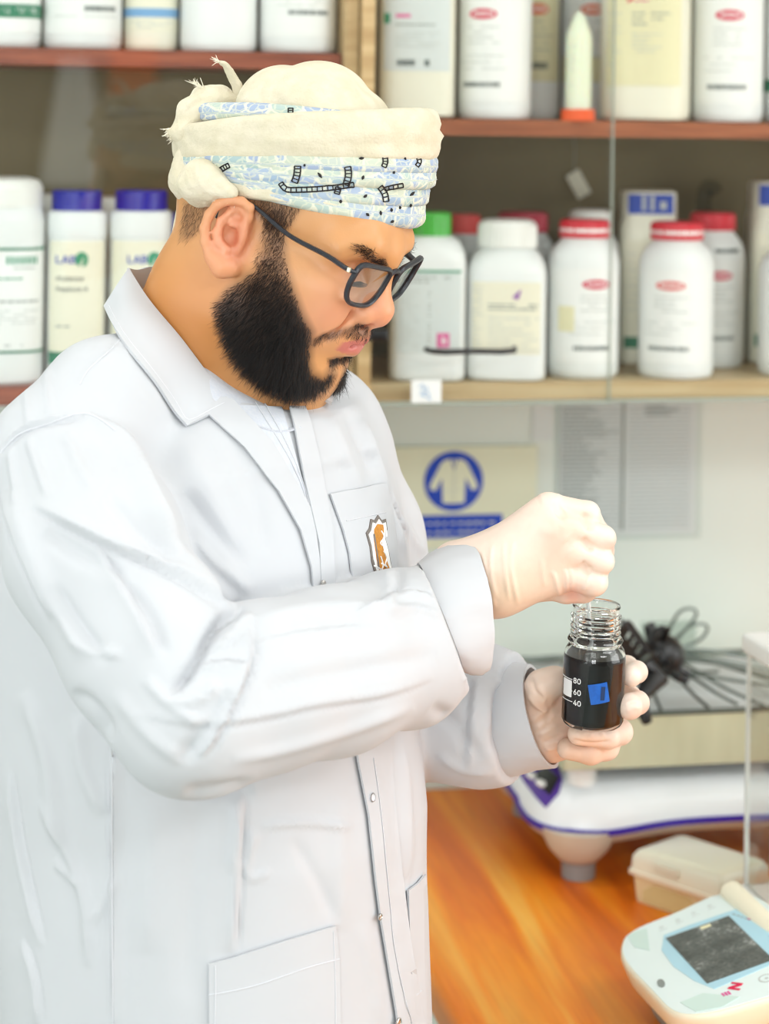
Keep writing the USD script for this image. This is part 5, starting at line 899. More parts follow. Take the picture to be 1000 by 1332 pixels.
b0 = on(cc, [(318, 503), (319, 504)], 0.006, 2)[0]; obj('shirt_button', place(lathe([(0.0035, 0), (0.0048, 0.001), (0.0048, 0.002), (0.003, 0.003)], 16), (1, 0, 0), (0, 0, 1), (0, -1, 0), b0), 'shirt_white', person)
for q in ([(322, 512), (352, 560), (384, 618), (402, 670)], [(334, 512), (364, 565), (392, 630), (406, 690)]): stitch('shirt_seam', ct, q, 'thread_white', person, 0.0004, 0.0026)
obj('lapel', patch(ct, [(286, 520), (302, 524), (350, 574), (384, 630), (404, 668), (413, 735), (418, 810), (408, 810), (402, 738), (388, 690), (360, 640), (318, 584), (268, 540)], 0.0022, 0.0014), 'coat_white', LC, smooth=25)
obj('lapel', patch(ct, [(372, 516), (392, 516), (412, 600), (428, 690), (434, 812), (416, 812), (411, 708), (392, 624)], 0.0030, 0.0014), 'coat_white', LC, smooth=25)
obj('placket', patch(ct, [(453, 925), (461, 988), (475, 1060), (484, 1144), (490, 1192), (511, 1318), (514, 1345), (550, 1345), (532, 1240), (520, 1150), (511, 1050), (504, 968), (496, 925)], 0.0028, 0.0015, lift=None), 'coat_white', LC, smooth=25)
stitch('placket_seam', cc, [(480, 985), (490, 1060), (498, 1144), (512, 1250), (530, 1332)], 'thread_white', LC, 0.0004, 0.0048)
obj('chest_pocket', patch(ct, [(427, 643), (500, 628), (508, 660), (512, 700), (514, 800), (462, 812), (452, 720), (444, 690)], 0.0014, 0.0012), 'coat_white', LC, smooth=25)
stitch('pocket_seam', ct, [(447, 678), (470, 673), (498, 667)], 'thread_white', LC, 0.0005, 0.0028)
obj('side_pocket', patch(cc, [(272, 1252), (302, 1244), (370, 1222), (434, 1203), (438, 1250), (440, 1345), (272, 1345)], 0.0020, 0.0014), 'coat_white', LC, smooth=25)
for q in ([(272, 1292), (330, 1280), (400, 1256), (438, 1246)], [(280, 1254), (280, 1300), (279, 1332)], [(430, 1210), (432, 1260), (433, 1332)]): stitch('pocket_seam', cc, q, 'thread_white', LC, 0.0005, 0.0036)
obj('side_pocket', patch(cc, [(527, 1158), (540, 1148), (549, 1137), (550, 1148), (546, 1156), (547, 1240), (550, 1345), (536, 1345), (530, 1240)], 0.0020, 0.0016), 'coat_white', LC, smooth=25)
stitch('sleeve_seam', cc, [(0, 590), (25, 565), (63, 551), (112, 538), (150, 560)], 'thread_white', LC, 0.0006, 0.0002)
stitch('side_seam', cc, [(146, 965), (146, 1100), (147, 1332)], 'thread_white', LC, 0.0005, 0.0002); stitch('yoke_seam', cc, [(158, 440), (136, 462), (112, 485), (104, 500)], 'thread_white', LC, 0.0005, 0.0002)
for (x, y), r_ in (((478, 1037), 0.0038), ((488, 1191), 0.0028), ((512, 1329), 0.0042), ((414, 758), 0.0028)):
    Q, N = (ct if y < 800 else cc)([(x, y)]); Q, N = Q[0], N[0]; u_ = np.cross([0, 0, 1.0], N); u_ /= np.linalg.norm(u_)
    if y > 800: obj('snap_button', place(lathe([(r_, 0), (r_, 0.0012), (r_ * 0.75, 0.0018), (r_ * 0.62, 0.001), (r_ * 0.3, 0.0008)], 20), u_, np.cross(N, u_), N, Q + N * 0.0042), 'snap_metal' if r_ != 0.0038 else 'thread_white', LC)
    else: obj('snap_button', place(lathe([(r_, 0), (r_, 0.0012), (r_ * 0.4, 0.0016)], 20), u_, np.cross(N, u_), N, Q + N * 0.005), 'snap_metal', LC)
    if r_ == 0.0038: obj('snap_ring', place(trimesh.creation.torus(r_ * 0.85, 0.0005, 24, 8), u_, np.cross(N, u_), N, Q + N * 0.0055), 'badge_grey', LC)
# crest on the pocket
E_ = np.array([(487, 671), (492, 678), (497, 676), (499, 690), (496, 700), (501, 718), (504, 736), (507, 748), (498, 757), (489, 761), (484, 748), (479, 730), (477, 712), (472, 694), (476, 688), (478, 676), (483, 678)], float); ec = E_.mean(0)
cr_ = obj('crest', patch(ct, E_, 0.0031, 0.0006, 3.0), 'badge_grey', LC, smooth=False, label='embroidered gold crest on the chest pocket')
obj('crest', patch(ct, (E_ - ec) * 0.86 + ec, 0.0038, 0.0005, 3.0), 'ink_white', LC, smooth=False)
obj('crest', patch(ct, [(485, 683), (492, 684), (493, 694), (490, 706), (494, 722), (501, 742), (496, 753), (490, 752), (484, 728), (481, 706), (481, 690)], 0.0044, 0.0005, 3.0), 'gold', LC, smooth=False)
for q in ([(489, 692), (492, 702), (488, 708), (492, 712)], [(492, 718), (496, 726), (494, 733), (498, 741)], [(488, 724), (491, 736), (489, 744)], [(495, 690), (496, 700)], [(480, 696), (483, 716), (486, 738)]): stitch('crest', cc, q, 'ink_white' if q[0][0] > 484 else 'badge_grey', LC, 0.0007, 0.0052, 12)
# collar
t_ = np.linspace(0, 1, 36)
I_ = curve2([(167, 349), (178, 368), (198, 397), (234, 440), (268, 485), (301, 526)], 36); O_ = curve2([(136, 399), (150, 429), (180, 470), (208, 506), (228, 537), (243, 554)], 36)
Qi, Ni = hc(I_ + [7, -2]); Yi = np.where(np.isnan(Qi[:, 1]), np.nan, Qi[:, 1]); Qo, No = cc(O_); Yo = Qo[:, 1]
Yi = np.interp(t_, [0, 0.12, 0.3, 0.55, 0.8, 1.0], [1.885, 1.862, 1.838, 1.822, 1.812, 1.800]); ok = ~np.isnan(Yo); Yo = np.interp(t_, t_[ok], Yo[ok]) - 0.005; Yo = np.minimum(Yo, Yi + 0.02); Yo[:5] = np.interp(t_[:5], [t_[0], t_[5]], [1.868, Yo[5]])
Yi = np.minimum(Yi, np.where(np.isnan(Qi[:, 1]), 9, Qi[:, 1]) - 0.002) if True else Yi
from scipy.ndimage import gaussian_filter1d
Yi, Yo = gaussian_filter1d(Yi, 2, mode='nearest'), gaussian_filter1d(Yo, 2, mode='nearest')
ns = 9; lo, hi_ = [], []
for k in range(ns):
    s_ = k / (ns - 1); px_ = I_ * (1 - s_) + O_ * s_; Yk = Yi * (1 - s_) + Yo * s_ - 0.006 * math.sin(math.pi * min(s_ * 1.25, 1)) ; hi_.append(P(px_[:, 0], px_[:, 1], Yk))
hi_ = np.array(hi_)
cc2 = Caster(coat)
for k in range(ns):
    pxk = to_px(hi_[k]); q_, _n = cc2(pxk); lim = np.where(np.isnan(q_[:, 1]), 9, q_[:, 1]) - 0.0035; t2 = np.minimum(hi_[k][:, 1], lim); hi_[k] = P(pxk[:, 0], pxk[:, 1], t2)
back = [[P(167 + (222 - 167) * u, 349 + 2 * math.sin(u * 9) + 44 * v, 1.885 + 0.085 * u - 0.004 * v) for v in np.linspace(0, 1, 6)] for u in np.linspace(0, 1, 16)]
obj('collar', sheet(hi_, 0.0026), 'coat_white', LC, smooth=40, label='turned-down coat collar')
obj('collar_stand', sheet(back, 0.003), 'coat_white', LC, smooth=40)
obj('collar', patch(cc, [(388, 516), (396, 508), (424, 496), (438, 502), (434, 520), (428, 534), (408, 524)], 0.006, 0.002), 'coat_white', LC, smooth=25)
for w_ in (0.10,): stitch('collar_seam', Caster(TM(hi_.reshape(-1, 3), [(i * 36 + j, (i + 1) * 36 + j, (i + 1) * 36 + j + 1) for i in range(ns - 1) for j in range(35)] + [(i * 36 + j, (i + 1) * 36 + j + 1, i * 36 + j + 1) for i in range(ns - 1) for j in range(35)])), [(143, 399), (157, 428), (186, 467), (213, 502), (234, 534), (243, 546), (262, 540), (294, 524)], 'thread_white', LC, 0.0004, 0.0012)
# cuffs: folded-back bands with an open end
def cuff(rs, th, name, wr=0.0015, seed=3, label=None):
    k = 56; a = np.linspace(0, 2 * np.pi, k, endpoint=False); out, inn = [], []
    for (cx_, cy_, Y, hx, hy, dep, dx) in rs:
        c0 = P(cx_, cy_, Y); U = P(cx_ + hx, cy_ + hy, Y) - c0; Vv = np.array([dx, dep, 0.0]); ln = np.linalg.norm(U)
        ring = c0 + np.cos(a)[:, None] * U + np.sin(a)[:, None] * Vv; nz = (meshkit.fbm(np.c_[ring * 42], 3, seed) - 0.5)[:, None] * wr * 4; ring = ring + (ring - c0) * nz / ln
        out.append(ring); inn.append(c0 + (ring - c0) * (1 - th / ln))
    return obj(name, rings(np.array(out + inn[::-1] + out[:1]), (False, False)), 'coat_white', LC, smooth=35, label=label)
cuff([(571, 800, 1.820, 26, 67, 0.062, -0.008), (584, 797, 1.826, 23, 75, 0.064, -0.009), (602, 793, 1.838, 17, 81, 0.061, -0.012), (616, 790, 1.848, 5, 84, 0.056, -0.015)], 0.003, 'cuff', 0.0022, label='turned-back cuff of the right sleeve')
cuff([(650, 935, 1.972, 8, 74, 0.050, 0.012), (668, 934, 1.964, 12, 72, 0.050, 0.013), (686, 932, 1.957, 16, 68, 0.048, 0.013), (704, 931, 1.950, 20, 64, 0.046, 0.013)], 0.003, 'cuff', 0.0014, 5)
# shirt skirt and shoes below the coat
zs = np.linspace(0.06, 0.72, 8); cxb = P((20 + 552) / 2, 1332, 1.90)[0]
th_ = np.linspace(0, 2 * np.pi, 48, endpoint=False)
obj('shirt_skirt', rings([np.array([cxb, 1.90, z]) + (0.145 * np.cos(th_) * (1 + 0.03 * np.sin(7 * th_)))[:, None] * BF + (0.18 * np.sin(th_))[:, None] * BL for z in zs]), 'shirt_white', person, smooth=40)
for q in (-1, 1):
    o_ = np.array([cxb, 1.90, 0]) + BL * 0.095 * q + BF * 0.03; s_ = Field(o_ - [0.2, 0.2, 0.02], o_ + [0.2, 0.2, 0.12], 0.006)
    s_.ell(o_ + BF * 0.06 + np.array([0, 0, 0.032]), (0.10, 0.045, 0.032), 0.02, R=np.stack([BF, BL, TZ])); s_.ell(o_ - BF * 0.06 + np.array([0, 0, 0.04]), (0.06, 0.038, 0.04), 0.02, R=np.stack([BF, BL, TZ])); s_.cone(o_ - BF * 0.05 + np.array([0, 0, 0.06]), o_ - BF * 0.05 + np.array([0, 0, 0.10]), 0.036, 0.036, 0.02)
    obj('shoe', s_.mesh(1), 'black_plastic', person, smooth=True)
# ================================================================== gloved hands
mat('glove_latex', (222, 200, 178), 0.45, (230, 206, 184), 30, bump=0.10, bscale=500, subsurface_weight=0.25, subsurface_scale=0.006, subsurface_radius=(1, 0.6, 0.45))
vmat('glove', 0.42, 0.10, 500, subsurface_weight=0.15, subsurface_scale=0.005, subsurface_radius=(1, 0.6, 0.45))
mat('glove_roll', (226, 212, 160), 0.5)
def mm_(px, Y): return px / FPX * Y
# right hand: fist seen from its back, thumb down, closing on the rod
R_ = Field(P(575, 830, 1.86) - [0.01, 0.085, 0.0], P(825, 615, 1.86) + [0.01, 0.085, 0.01], 0.0015)
W1, W2 = P(600, 745, 1.852), P(645, 745, 1.852)
R_.cone(P(596, 742, 1.852), P(640, 736, 1.852), 0.026, 0.0265, 0.01); R_.cone(P(600, 772, 1.856), P(645, 765, 1.854), 0.022, 0.0215, 0.01)
R_.cone(P(640, 733, 1.852), P(706, 670, 1.852), 0.0245, 0.0165, 0.014); R_.cone(P(640, 745, 1.852), P(724, 690, 1.848), 0.024, 0.0165, 0.014); R_.cone(P(645, 756, 1.852), P(734, 716, 1.847), 0.024, 0.0160, 0.014); R_.cone(P(645, 766, 1.854), P(724, 750, 1.852), 0.0205, 0.0155, 0.014)
R_.cone(P(660, 745, 1.862), P(712, 722, 1.872), 0.026, 0.020, 0.014)
fing = [([P(713, 660, 1.853), P(764, 668, 1.856), P(777, 690, 1.884), P(764, 708, 1.905)], [0.0125, 0.0105, 0.0090, 0.0080]),
        ([P(732, 684, 1.847), P(784, 700, 1.848), P(784, 716, 1.880), P(766, 730, 1.900)], [0.0135, 0.0108, 0.0095, 0.0085]),
        ([P(738, 714, 1.846), P(782, 730, 1.846), P(776, 745, 1.876), P(760, 756, 1.894)], [0.0135, 0.0108, 0.0095, 0.0085]),
        ([P(726, 744, 1.850), P(772, 757, 1.848), P(762, 766, 1.868), P(748, 764, 1.884)], [0.0140, 0.0118, 0.0100, 0.0090])]
for p_, r__ in fing: R_.chain(p_, r__, 0.0032)
R_.chain([P(668, 770, 1.868), P(704, 762, 1.872), P(736, 770, 1.866), P(756, 772, 1.866)], [0.015, 0.0120, 0.0090, 0.0078], 0.006)
hR = R_.mesh(2)
hR = folds(hR, [([(668, 702), (664, 730), (668, 760), (674, 788)], 3.2, 0.9, 'r'), ([(640, 706), (638, 740), (646, 780)], 3.0, 1.0, 'r'), ([(626, 716), (634, 752), (644, 792)], 3, 1.0, 'r'), ([(655, 702), (656, 735), (662, 782)], 3, 0.8, 'r'),
   ([(718, 742), (724, 760), (728, 776)], 3, 1.0, 'r'), ([(734, 740), (737, 756), (736, 772)], 2.6, 0.9, 'r'), ([(742, 740), (744, 754), (742, 768)], 2.6, 0.8, 'r'), ([(704, 726), (706, 748), (708, 764)], 3, 0.6, 'r'), ([(766, 748), (764, 758), (758, 768)], 2.6, 0.9, 'r'),
   ([(758, 668), (768, 690)], 5, -2.0, 'r'), ([(758, 700), (770, 716)], 5, -2.0, 'r'), ([(756, 732), (768, 744)], 5, -2.0, 'r'), ([(724, 672), (734, 664)], 9, -1.0, 'r'), ([(736, 702), (746, 712)], 9, -0.9, 'r'), ([(700, 650), (716, 646), (730, 650)], 10, 1.2, 'r'), ([(690, 680), (712, 690), (726, 690)], 9, 0.8, 'r')], gain=1.5)
def hand_tint(m, spots, base=(236, 214, 199)):
    p = to_px(m.vertices); t = np.tile(np.array(lin(base)), (len(p), 1))
    for (x, y), r, c, a in spots: w = (a * np.exp(-((p - [x, y]) ** 2).sum(1) / r ** 2))[:, None]; t = t * (1 - w) + np.array(lin(c)) * w
    nz = meshkit.fbm(m.vertices * 160, 3, 8)[:, None]; return t * (0.95 + 0.1 * nz)
gR_ = obj('glove', hR, 'glove', person, smooth=True, vc=hand_tint(hR, [((722, 640 + 70), 26, (224, 184, 166), 0.8), ((740, 680), 22, (226, 190, 170), 0.6), ((744, 774), 14, (224, 160, 148), 0.8), ((700, 765), 50, (228, 202, 176), 0.5), ((650, 775), 36, (230, 206, 172), 0.5), ((796, 706), 10, (220, 180, 170), 0.5)]), label='pale latex glove, right hand closed on the rod')
# left hand: holds the bottle from behind, two fingertips round its right side, two folded under its base
L_ = Field(P(640, 1015, 1.96) - [0.01, 0.085, 0.0], P(865, 840, 1.96) + [0.01, 0.075, 0.01], 0.0015)
L_.cone(P(672, 932, 1.962), P(700, 932, 1.955), 0.027, 0.027, 0.01); L_.cone(P(680, 950, 1.955), P(712, 958, 1.948), 0.024, 0.022, 0.012)
L_.cone(P(700, 925, 1.955), P(772, 885, 1.972), 0.024, 0.0145, 0.014); L_.cone(P(704, 932, 1.955), P(782, 905, 1.974), 0.024, 0.0145, 0.014); L_.cone(P(706, 945, 1.952), P(786, 934, 1.968), 0.022, 0.0145, 0.014); L_.cone(P(708, 955, 1.948), P(776, 962, 1.952), 0.020, 0.0140, 0.012)
L_.chain([P(694, 915, 1.940), P(705, 893, 1.925), P(722, 886, 1.927), P(741, 884, 1.948)], [0.0185, 0.0135, 0.0115, 0.0085], 0.008)
L_.chain([P(774, 882, 1.975), P(815, 868, 1.966), P(828, 874, 1.934), P(821, 879, 1.905)], [0.0125, 0.0100, 0.0092, 0.0096], 0.004)
L_.chain([P(784, 908, 1.975), P(818, 906, 1.966), P(829, 914, 1.930), P(819, 919, 1.893)], [0.0125, 0.0102, 0.0100, 0.0116], 0.004)
L_.chain([P(786, 936, 1.968), P(806, 952, 1.945), P(790, 957, 1.912), P(752, 955, 1.897)], [0.0125, 0.0112, 0.0112, 0.0095], 0.004)
L_.chain([P(774, 962, 1.952), P(788, 972, 1.935), P(768, 978, 1.918), P(738, 974, 1.915)], [0.0125, 0.0112, 0.0108, 0.0095], 0.004)
hL_ = L_.mesh(2)
hL_ = folds(hL_, [([(690, 880), (696, 900), (708, 912)], 4, -1.6, 'r'), ([(686, 902), (700, 920), (716, 926)], 3, 1.0, 'r'), ([(690, 940), (706, 926), (722, 912)], 3, 0.9, 'r'), ([(694, 950), (712, 938), (728, 926)], 3, 0.9, 'r'), ([(700, 958), (716, 948), (730, 938)], 3, 0.8, 'r'), ([(704, 966), (718, 962), (732, 956)], 3, -0.9, 'r'), ([(708, 975), (724, 974)], 3, 0.7, 'r'), ([(712, 905), (714, 925), (708, 945)], 4, -0.9, 'r'),
   ([(742, 962), (770, 968), (796, 964)], 3, -1.4, 'r'), ([(812, 918), (822, 912), (832, 914)], 2.6, 0.8, 'r'), ([(814, 926), (824, 920), (832, 922)], 2.6, 0.7, 'r'), ([(760, 950), (768, 956), (764, 962)], 2.6, 0.7, 'r'), ([(780, 948), (784, 958)], 2.6, 0.6, 'r')], gain=1.5)
obj('glove', hL_, 'glove', person, smooth=True, vc=hand_tint(hL_, [((725, 930), 40, (224, 192, 168), 0.8), ((770, 980), 30, (224, 182, 156), 0.8), ((830, 925), 14, (222, 182, 168), 0.5), ((738, 985), 26, (220, 176, 148), 0.6), ((700, 890), 14, (228, 204, 186), 0.5)]), label='pale latex glove, left hand holding the bottle')
# glove edge rolled at the right wrist
rw = np.array([P(630 + 12 * math.sin(t) + 15 * (1 - math.cos(t)) * 0.4, 752 - 46 * math.cos(t), 1.853 - 0.030 * math.sin(t)) for t in np.linspace(0.15, math.pi + 0.1, 26)])
obj('glove_rim', sweep(rw, 0.0017, 8), 'glove_roll', (person, gR_[1]))

# ================================================================== bottle with dark liquid, and the rod
usdkit.material(stage, '/World/Looks/bottle_glass', {'p': ('principled_bsdf', {'base_color': (0.97, 0.985, 0.975), 'roughness': 0.0, 'ior': 1.47, 'transmission_weight': 1.0})}, [], surface='p.BSDF')
mat('liquid_black', (12, 11, 15), 0.3, specular_ior_level=0.2); mat('print_white', (238, 240, 240), 0.5); mat('tape_blue', (10, 96, 190), 0.5, (8, 84, 172), 200); mat('tape_dark', (8, 50, 96), 0.5)
BA, BB = P(770, 941, 1.902), P(776, 786, 1.897)                          # middle of the base, middle of the mouth
bz_ = (BB - BA) / np.linalg.norm(BB - BA); BH = np.linalg.norm(BB - BA); bx_ = np.cross(np.array([0, 1.0, 0]), bz_); bx_ /= np.linalg.norm(bx_); by_ = np.cross(bz_, bx_)
BR = 0.0274
bt = T('glass_bottle', 'small clear screw-neck bottle of black liquid with blue sticker, held over the bench', 'bottle', BA)
outer = [(0.0, 0.0006), (BR * 0.8, 0), (BR * 0.93, 0.001), (BR, 0.005), (BR, 0.059), (BR * 0.985, 0.063), (BR * 0.93, 0.0675), (BR * 0.85, 0.0705), (0.0222, 0.0715), (0.0236, 0.0735), (0.0246, 0.0755), (0.0236, 0.0775), (0.0212, 0.079), (0.0204, 0.0805)]
z0_ = 0.0805
for k in range(4):
    a = z0_ + k * 0.0048; outer += [(0.0204, a), (0.0222, a + 0.0012), (0.0223, a + 0.0024), (0.0205, a + 0.0038)]
outer += [(0.0204, BH - 0.003), (0.0212, BH - 0.0015), (0.0206, BH)]
inner = [(0.0182, BH - 0.0005), (0.0178, BH - 0.003), (0.0178, 0.0805), (0.0186, 0.0765), (0.0205, 0.072), (BR * 0.86, 0.0675), (BR * 0.92, 0.062), (BR - 0.0018, 0.058), (BR - 0.0018, 0.009), (BR * 0.85, 0.005), (0.0, 0.0045)]
fB = lambda m: place(m, bx_, by_, bz_, BA)
obj('bottle_glass', fB(lathe(outer + inner, 72, closed=(False, False))), 'bottle_glass', bt, smooth=35)
LQ = 0.0615
obj('liquid', fB(lathe([(BR * 0.84, 0.0040), (BR - 0.0010, 0.0095), (BR - 0.0010, 0.0585), (BR * 0.945, 0.0620), (BR * 0.90, LQ + 0.0012), (BR * 0.86, LQ)], 60)), 'liquid_black', bt, smooth=35)
ar_ = math.atan2(np.dot(CAM - BA, by_), np.dot(CAM - BA, bx_))
def bwrap(poly, x, y, th=0.0002, off=0.0003, seg=0.003):
    m = ext(poly, th).subdivide_to_size(seg); v = m.vertices; a = (v[:, 0] + x) / BR + ar_; r_ = BR + off + v[:, 2]; return fB(TM(np.stack([r_ * np.cos(a), r_ * np.sin(a), v[:, 1] + y], 1), m.faces))
def bx2(px, py):                                            # place on the bottle face for a pixel: x along the surface, y up
    p = hit_plane(px, py, BA, np.array([0, -1.0, 0])) - BA; s_ = np.clip(p @ bx_ / BR, -0.98, 0.98); return math.asin(s_) * BR, 0
def byz(py, X): return (941 - 4 - py) / FPX * 1.88 + 0.0026
for tx, py in (('80', 875), ('60', 890), ('40', 904)):
    x_, _ = bx2(746, py); m_ = meshkit.text_mesh(tx, 0.0046, 0.0002, True); m_ = m_.subdivide_to_size(0.0015); v = m_.vertices; a = (v[:, 0] + x_) / BR + ar_; r_ = BR + 0.0003 + v[:, 2]; y_ = byz(py, 0) - 0.0023
    obj('number', fB(TM(np.stack([r_ * np.cos(a), r_ * np.sin(a), v[:, 1] + y_], 1), m_.faces)), 'print_white', bt, smooth=False)
    x0_ = bx2(732.5 if tx != '60' else 741, py)[0]
    obj('scale_line', bwrap(sbox(0, -0.00035, x_ - 0.0008 - x0_, 0.00035), x0_, y_ + 0.0024), 'print_white', bt)
obj('write_field', bwrap(sbox(0, 0, 0.0105, 0.0125).buffer(0.0012), bx2(743, 890)[0] - 0.0105, byz(897, 0)), 'print_white', bt)
x_, _ = bx2(779, 889); from shapely import affinity
obj('blue_sticker', bwrap(affinity.rotate(sbox(-0.0084, -0.0088, 0.0084, 0.0088), 11), x_, byz(888, 0), 0.0003, 0.0004), 'tape_blue', bt, label='blue square of tape'); obj('sticker_mark', bwrap(affinity.rotate(sbox(-0.0016, -0.006, 0.0020, 0.006), -3), x_ + 0.0030, byz(888, 0) + 0.0002, 0.0002, 0.0008), 'tape_dark', bt)
rt, rb = P(763, 742, 1.893), P(769, 862, 1.903); rd = rb - rt
mat('rod_clear', (232, 238, 238), 0.15, transmission_weight=0.6)
rod = T('stirring_rod', 'thin clear rod dipping from the right glove into the bottle neck', 'rod', rb)
obj('rod_shaft', sweep([rt, rt + rd * 0.5, rb], 0.0021, 14), 'rod_clear', rod)
# ================================================================== orbital shaker on the bench (set square to the wall)
mat('shaker_white', (232, 236, 238), 0.3); mat('shaker_beige', (206, 196, 178), 0.5); mat('shaker_purple', (52, 22, 150), 0.35); mat('panel_purple', (84, 52, 150), 0.4)
S0, S1, D0, D1 = 0.180, 0.640, -0.080, 0.235
sc_, dc_, ws_, wd_ = (S0 + S1) / 2, (D0 + D1) / 2, (S1 - S0) / 2, (D1 - D0) / 2
shk = T('orbital_shaker', 'white orbital shaker with purple trim and steel platform behind the bottle', 'shaker', W(sc_, dc_, BZ), YAW)
def plan(inset, z, wave=0.0, k=120):
    """Rounded rectangle of the shaker's outline, inset, at height z (+ a wave that dips over the feet)."""
    th = np.linspace(0, 2 * np.pi, k, endpoint=False); e = 5.0; c, s = np.cos(th), np.sin(th); r = 1 / (np.abs(c) ** e + np.abs(s) ** e) ** (1 / e)
    x, y = (ws_ - inset) * r * c, (wd_ - inset) * r * s; dip = np.exp(-(((np.abs(x) - ws_ * 0.72) / 0.07) ** 2)) * (np.abs(y) > wd_ * 0.3) + np.exp(-(((np.abs(y) - wd_ * 0.65) / 0.06) ** 2)) * (np.abs(x) > ws_ * 0.8) * 0.6
    return W(sc_, dc_, 0) + x[:, None] * UW + y[:, None] * NW + np.c_[np.zeros((k, 2)), z - wave * np.minimum(dip, 1)]
ZT_ = BZ + 0.073
body_ = rings([plan(0.004, ZT_ + 0.003, 0.012), plan(0.006, ZT_ + 0.016, 0.010), plan(0.016, ZT_ + 0.030, 0.006), plan(0.034, ZT_ + 0.040, 0.002), plan(0.060, ZT_ + 0.046), plan(0.085, ZT_ + 0.047)])
ob_ = obj('body', body_, 'shaker_white', shk, smooth=50); sbc = Caster(body_)
obj('trim', rings([plan(0.006, ZT_ - 0.004, 0.012), plan(0.0005, ZT_ - 0.003, 0.012), plan(0.0005, ZT_ + 0.003, 0.012), plan(0.006, ZT_ + 0.004, 0.012)], (True, True)), 'shaker_purple', shk, smooth=50)
obj('skirt', rings([plan(0.006, ZT_ - 0.004, 0.012), plan(0.012, ZT_ - 0.014, 0.013), plan(0.030, ZT_ - 0.022, 0.012), plan(0.05, ZT_ - 0.026, 0.004)]), 'shaker_beige', shk, smooth=50)
for a, b in ((-1, -1), (1, -1), (-1, 1), (1, 1)):
    c_ = W(sc_ + a * (ws_ - 0.059), dc_ + b * (wd_ - 0.042), BZ)
    lg = obj('leg', place(lathe([(0.046, 0.062), (0.043, 0.050), (0.036, 0.036), (0.027, 0.026), (0.023, 0.022)][::-1], 36), UW, NW, (0, 0, 1), c_), 'shaker_beige', shk, smooth=50)
    obj('rubber_foot', place(lathe([(0.0185, 0.0), (0.0198, 0.001), (0.0202, 0.023)], 32), UW, NW, (0, 0, 1), c_), 'grey_rubber', (shk, lg[1]))
obj('control_panel', patch(sbc, [(672, 1002), (686, 993), (712, 991), (726, 998), (732, 1014), (727, 1032), (710, 1051), (698, 1038), (684, 1020)], 0.0006, 0.0010, 4), 'panel_purple', shk, smooth=30)
obj('display', patch(sbc, [(694, 1008), (712, 1000), (728, 1014), (716, 1036), (703, 1024)], 0.0020, 0.0008, 4), 'black_plastic', shk, smooth=30)
for (x, y) in ((695, 1012), (707, 1022)):
    Q, N = sbc([(x, y)]); obj('knob', place(lathe([(0.0068, 0), (0.0072, 0.004), (0.005, 0.0075), (0.002, 0.008)], 24), UW, np.cross(N[0], UW) / np.linalg.norm(np.cross(N[0], UW)), N[0], Q[0] + N[0] * 0.001), 'white_plastic', shk)
PZ0, PZ1, ps0, ps1, pd0, pd1 = 0.984, 1.047, 0.212, 0.620, -0.058, 0.215
m_ = cat([rbox(ps1 - ps0, 0.004, PZ1 - PZ0, 0.0018, ((ps0 + ps1) / 2, pd0 + 0.002, (PZ0 + PZ1) / 2)), rbox(ps1 - ps0, 0.004, PZ1 - PZ0, 0.0018, ((ps0 + ps1) / 2, pd1 - 0.002, (PZ0 + PZ1) / 2)), rbox(0.004, pd1 - pd0, PZ1 - PZ0, 0.0018, (ps0 + 0.002, (pd0 + pd1) / 2, (PZ0 + PZ1) / 2)), rbox(0.004, pd1 - pd0, PZ1 - PZ0, 0.0018, (ps1 - 0.002, (pd0 + pd1) / 2, (PZ0 + PZ1) / 2))])
pf_ = obj('platform', wallframe(m_, 0, 0, 0), 'steel', shk)
mat('tray_grey', (214, 220, 220), 0.5)
obj('platform_top', wallframe(box(ps1 - ps0 - 0.009, pd1 - pd0 - 0.009, 0.004, ((ps0 + ps1) / 2, (pd0 + pd1) / 2, PZ1 - 0.006)), 0, 0, 0), 'tray_grey', (shk, pf_[1]), smooth=False)
obj('platform_lip', wallframe(cat([rbox(ps1 - ps0 + 0.004, 0.010, 0.005, 0.002, ((ps0 + ps1) / 2, pd0 + 0.002, PZ1)), rbox(ps1 - ps0 + 0.004, 0.010, 0.005, 0.002, ((ps0 + ps1) / 2, pd1 - 0.002, PZ1)), rbox(0.010, pd1 - pd0, 0.005, 0.002, (ps0 + 0.002, (pd0 + pd1) / 2, PZ1))]), 0, 0, 0), 'wire_steel', (shk, pf_[1]))
for a in (0.18, 0.82):
    for b in (0.12, 0.85):
        obj('support_post', wallframe(rot2(lathe([(0.018, ZT_ + 0.034), (0.018, PZ0 + 0.056)], 24), 0, (ps0 + (ps1 - ps0) * a - (0.04 if a < 0.5 else 0), pd0 + (pd1 - pd0) * b, 0)), 0, 0, 0), 'white_plastic', shk)
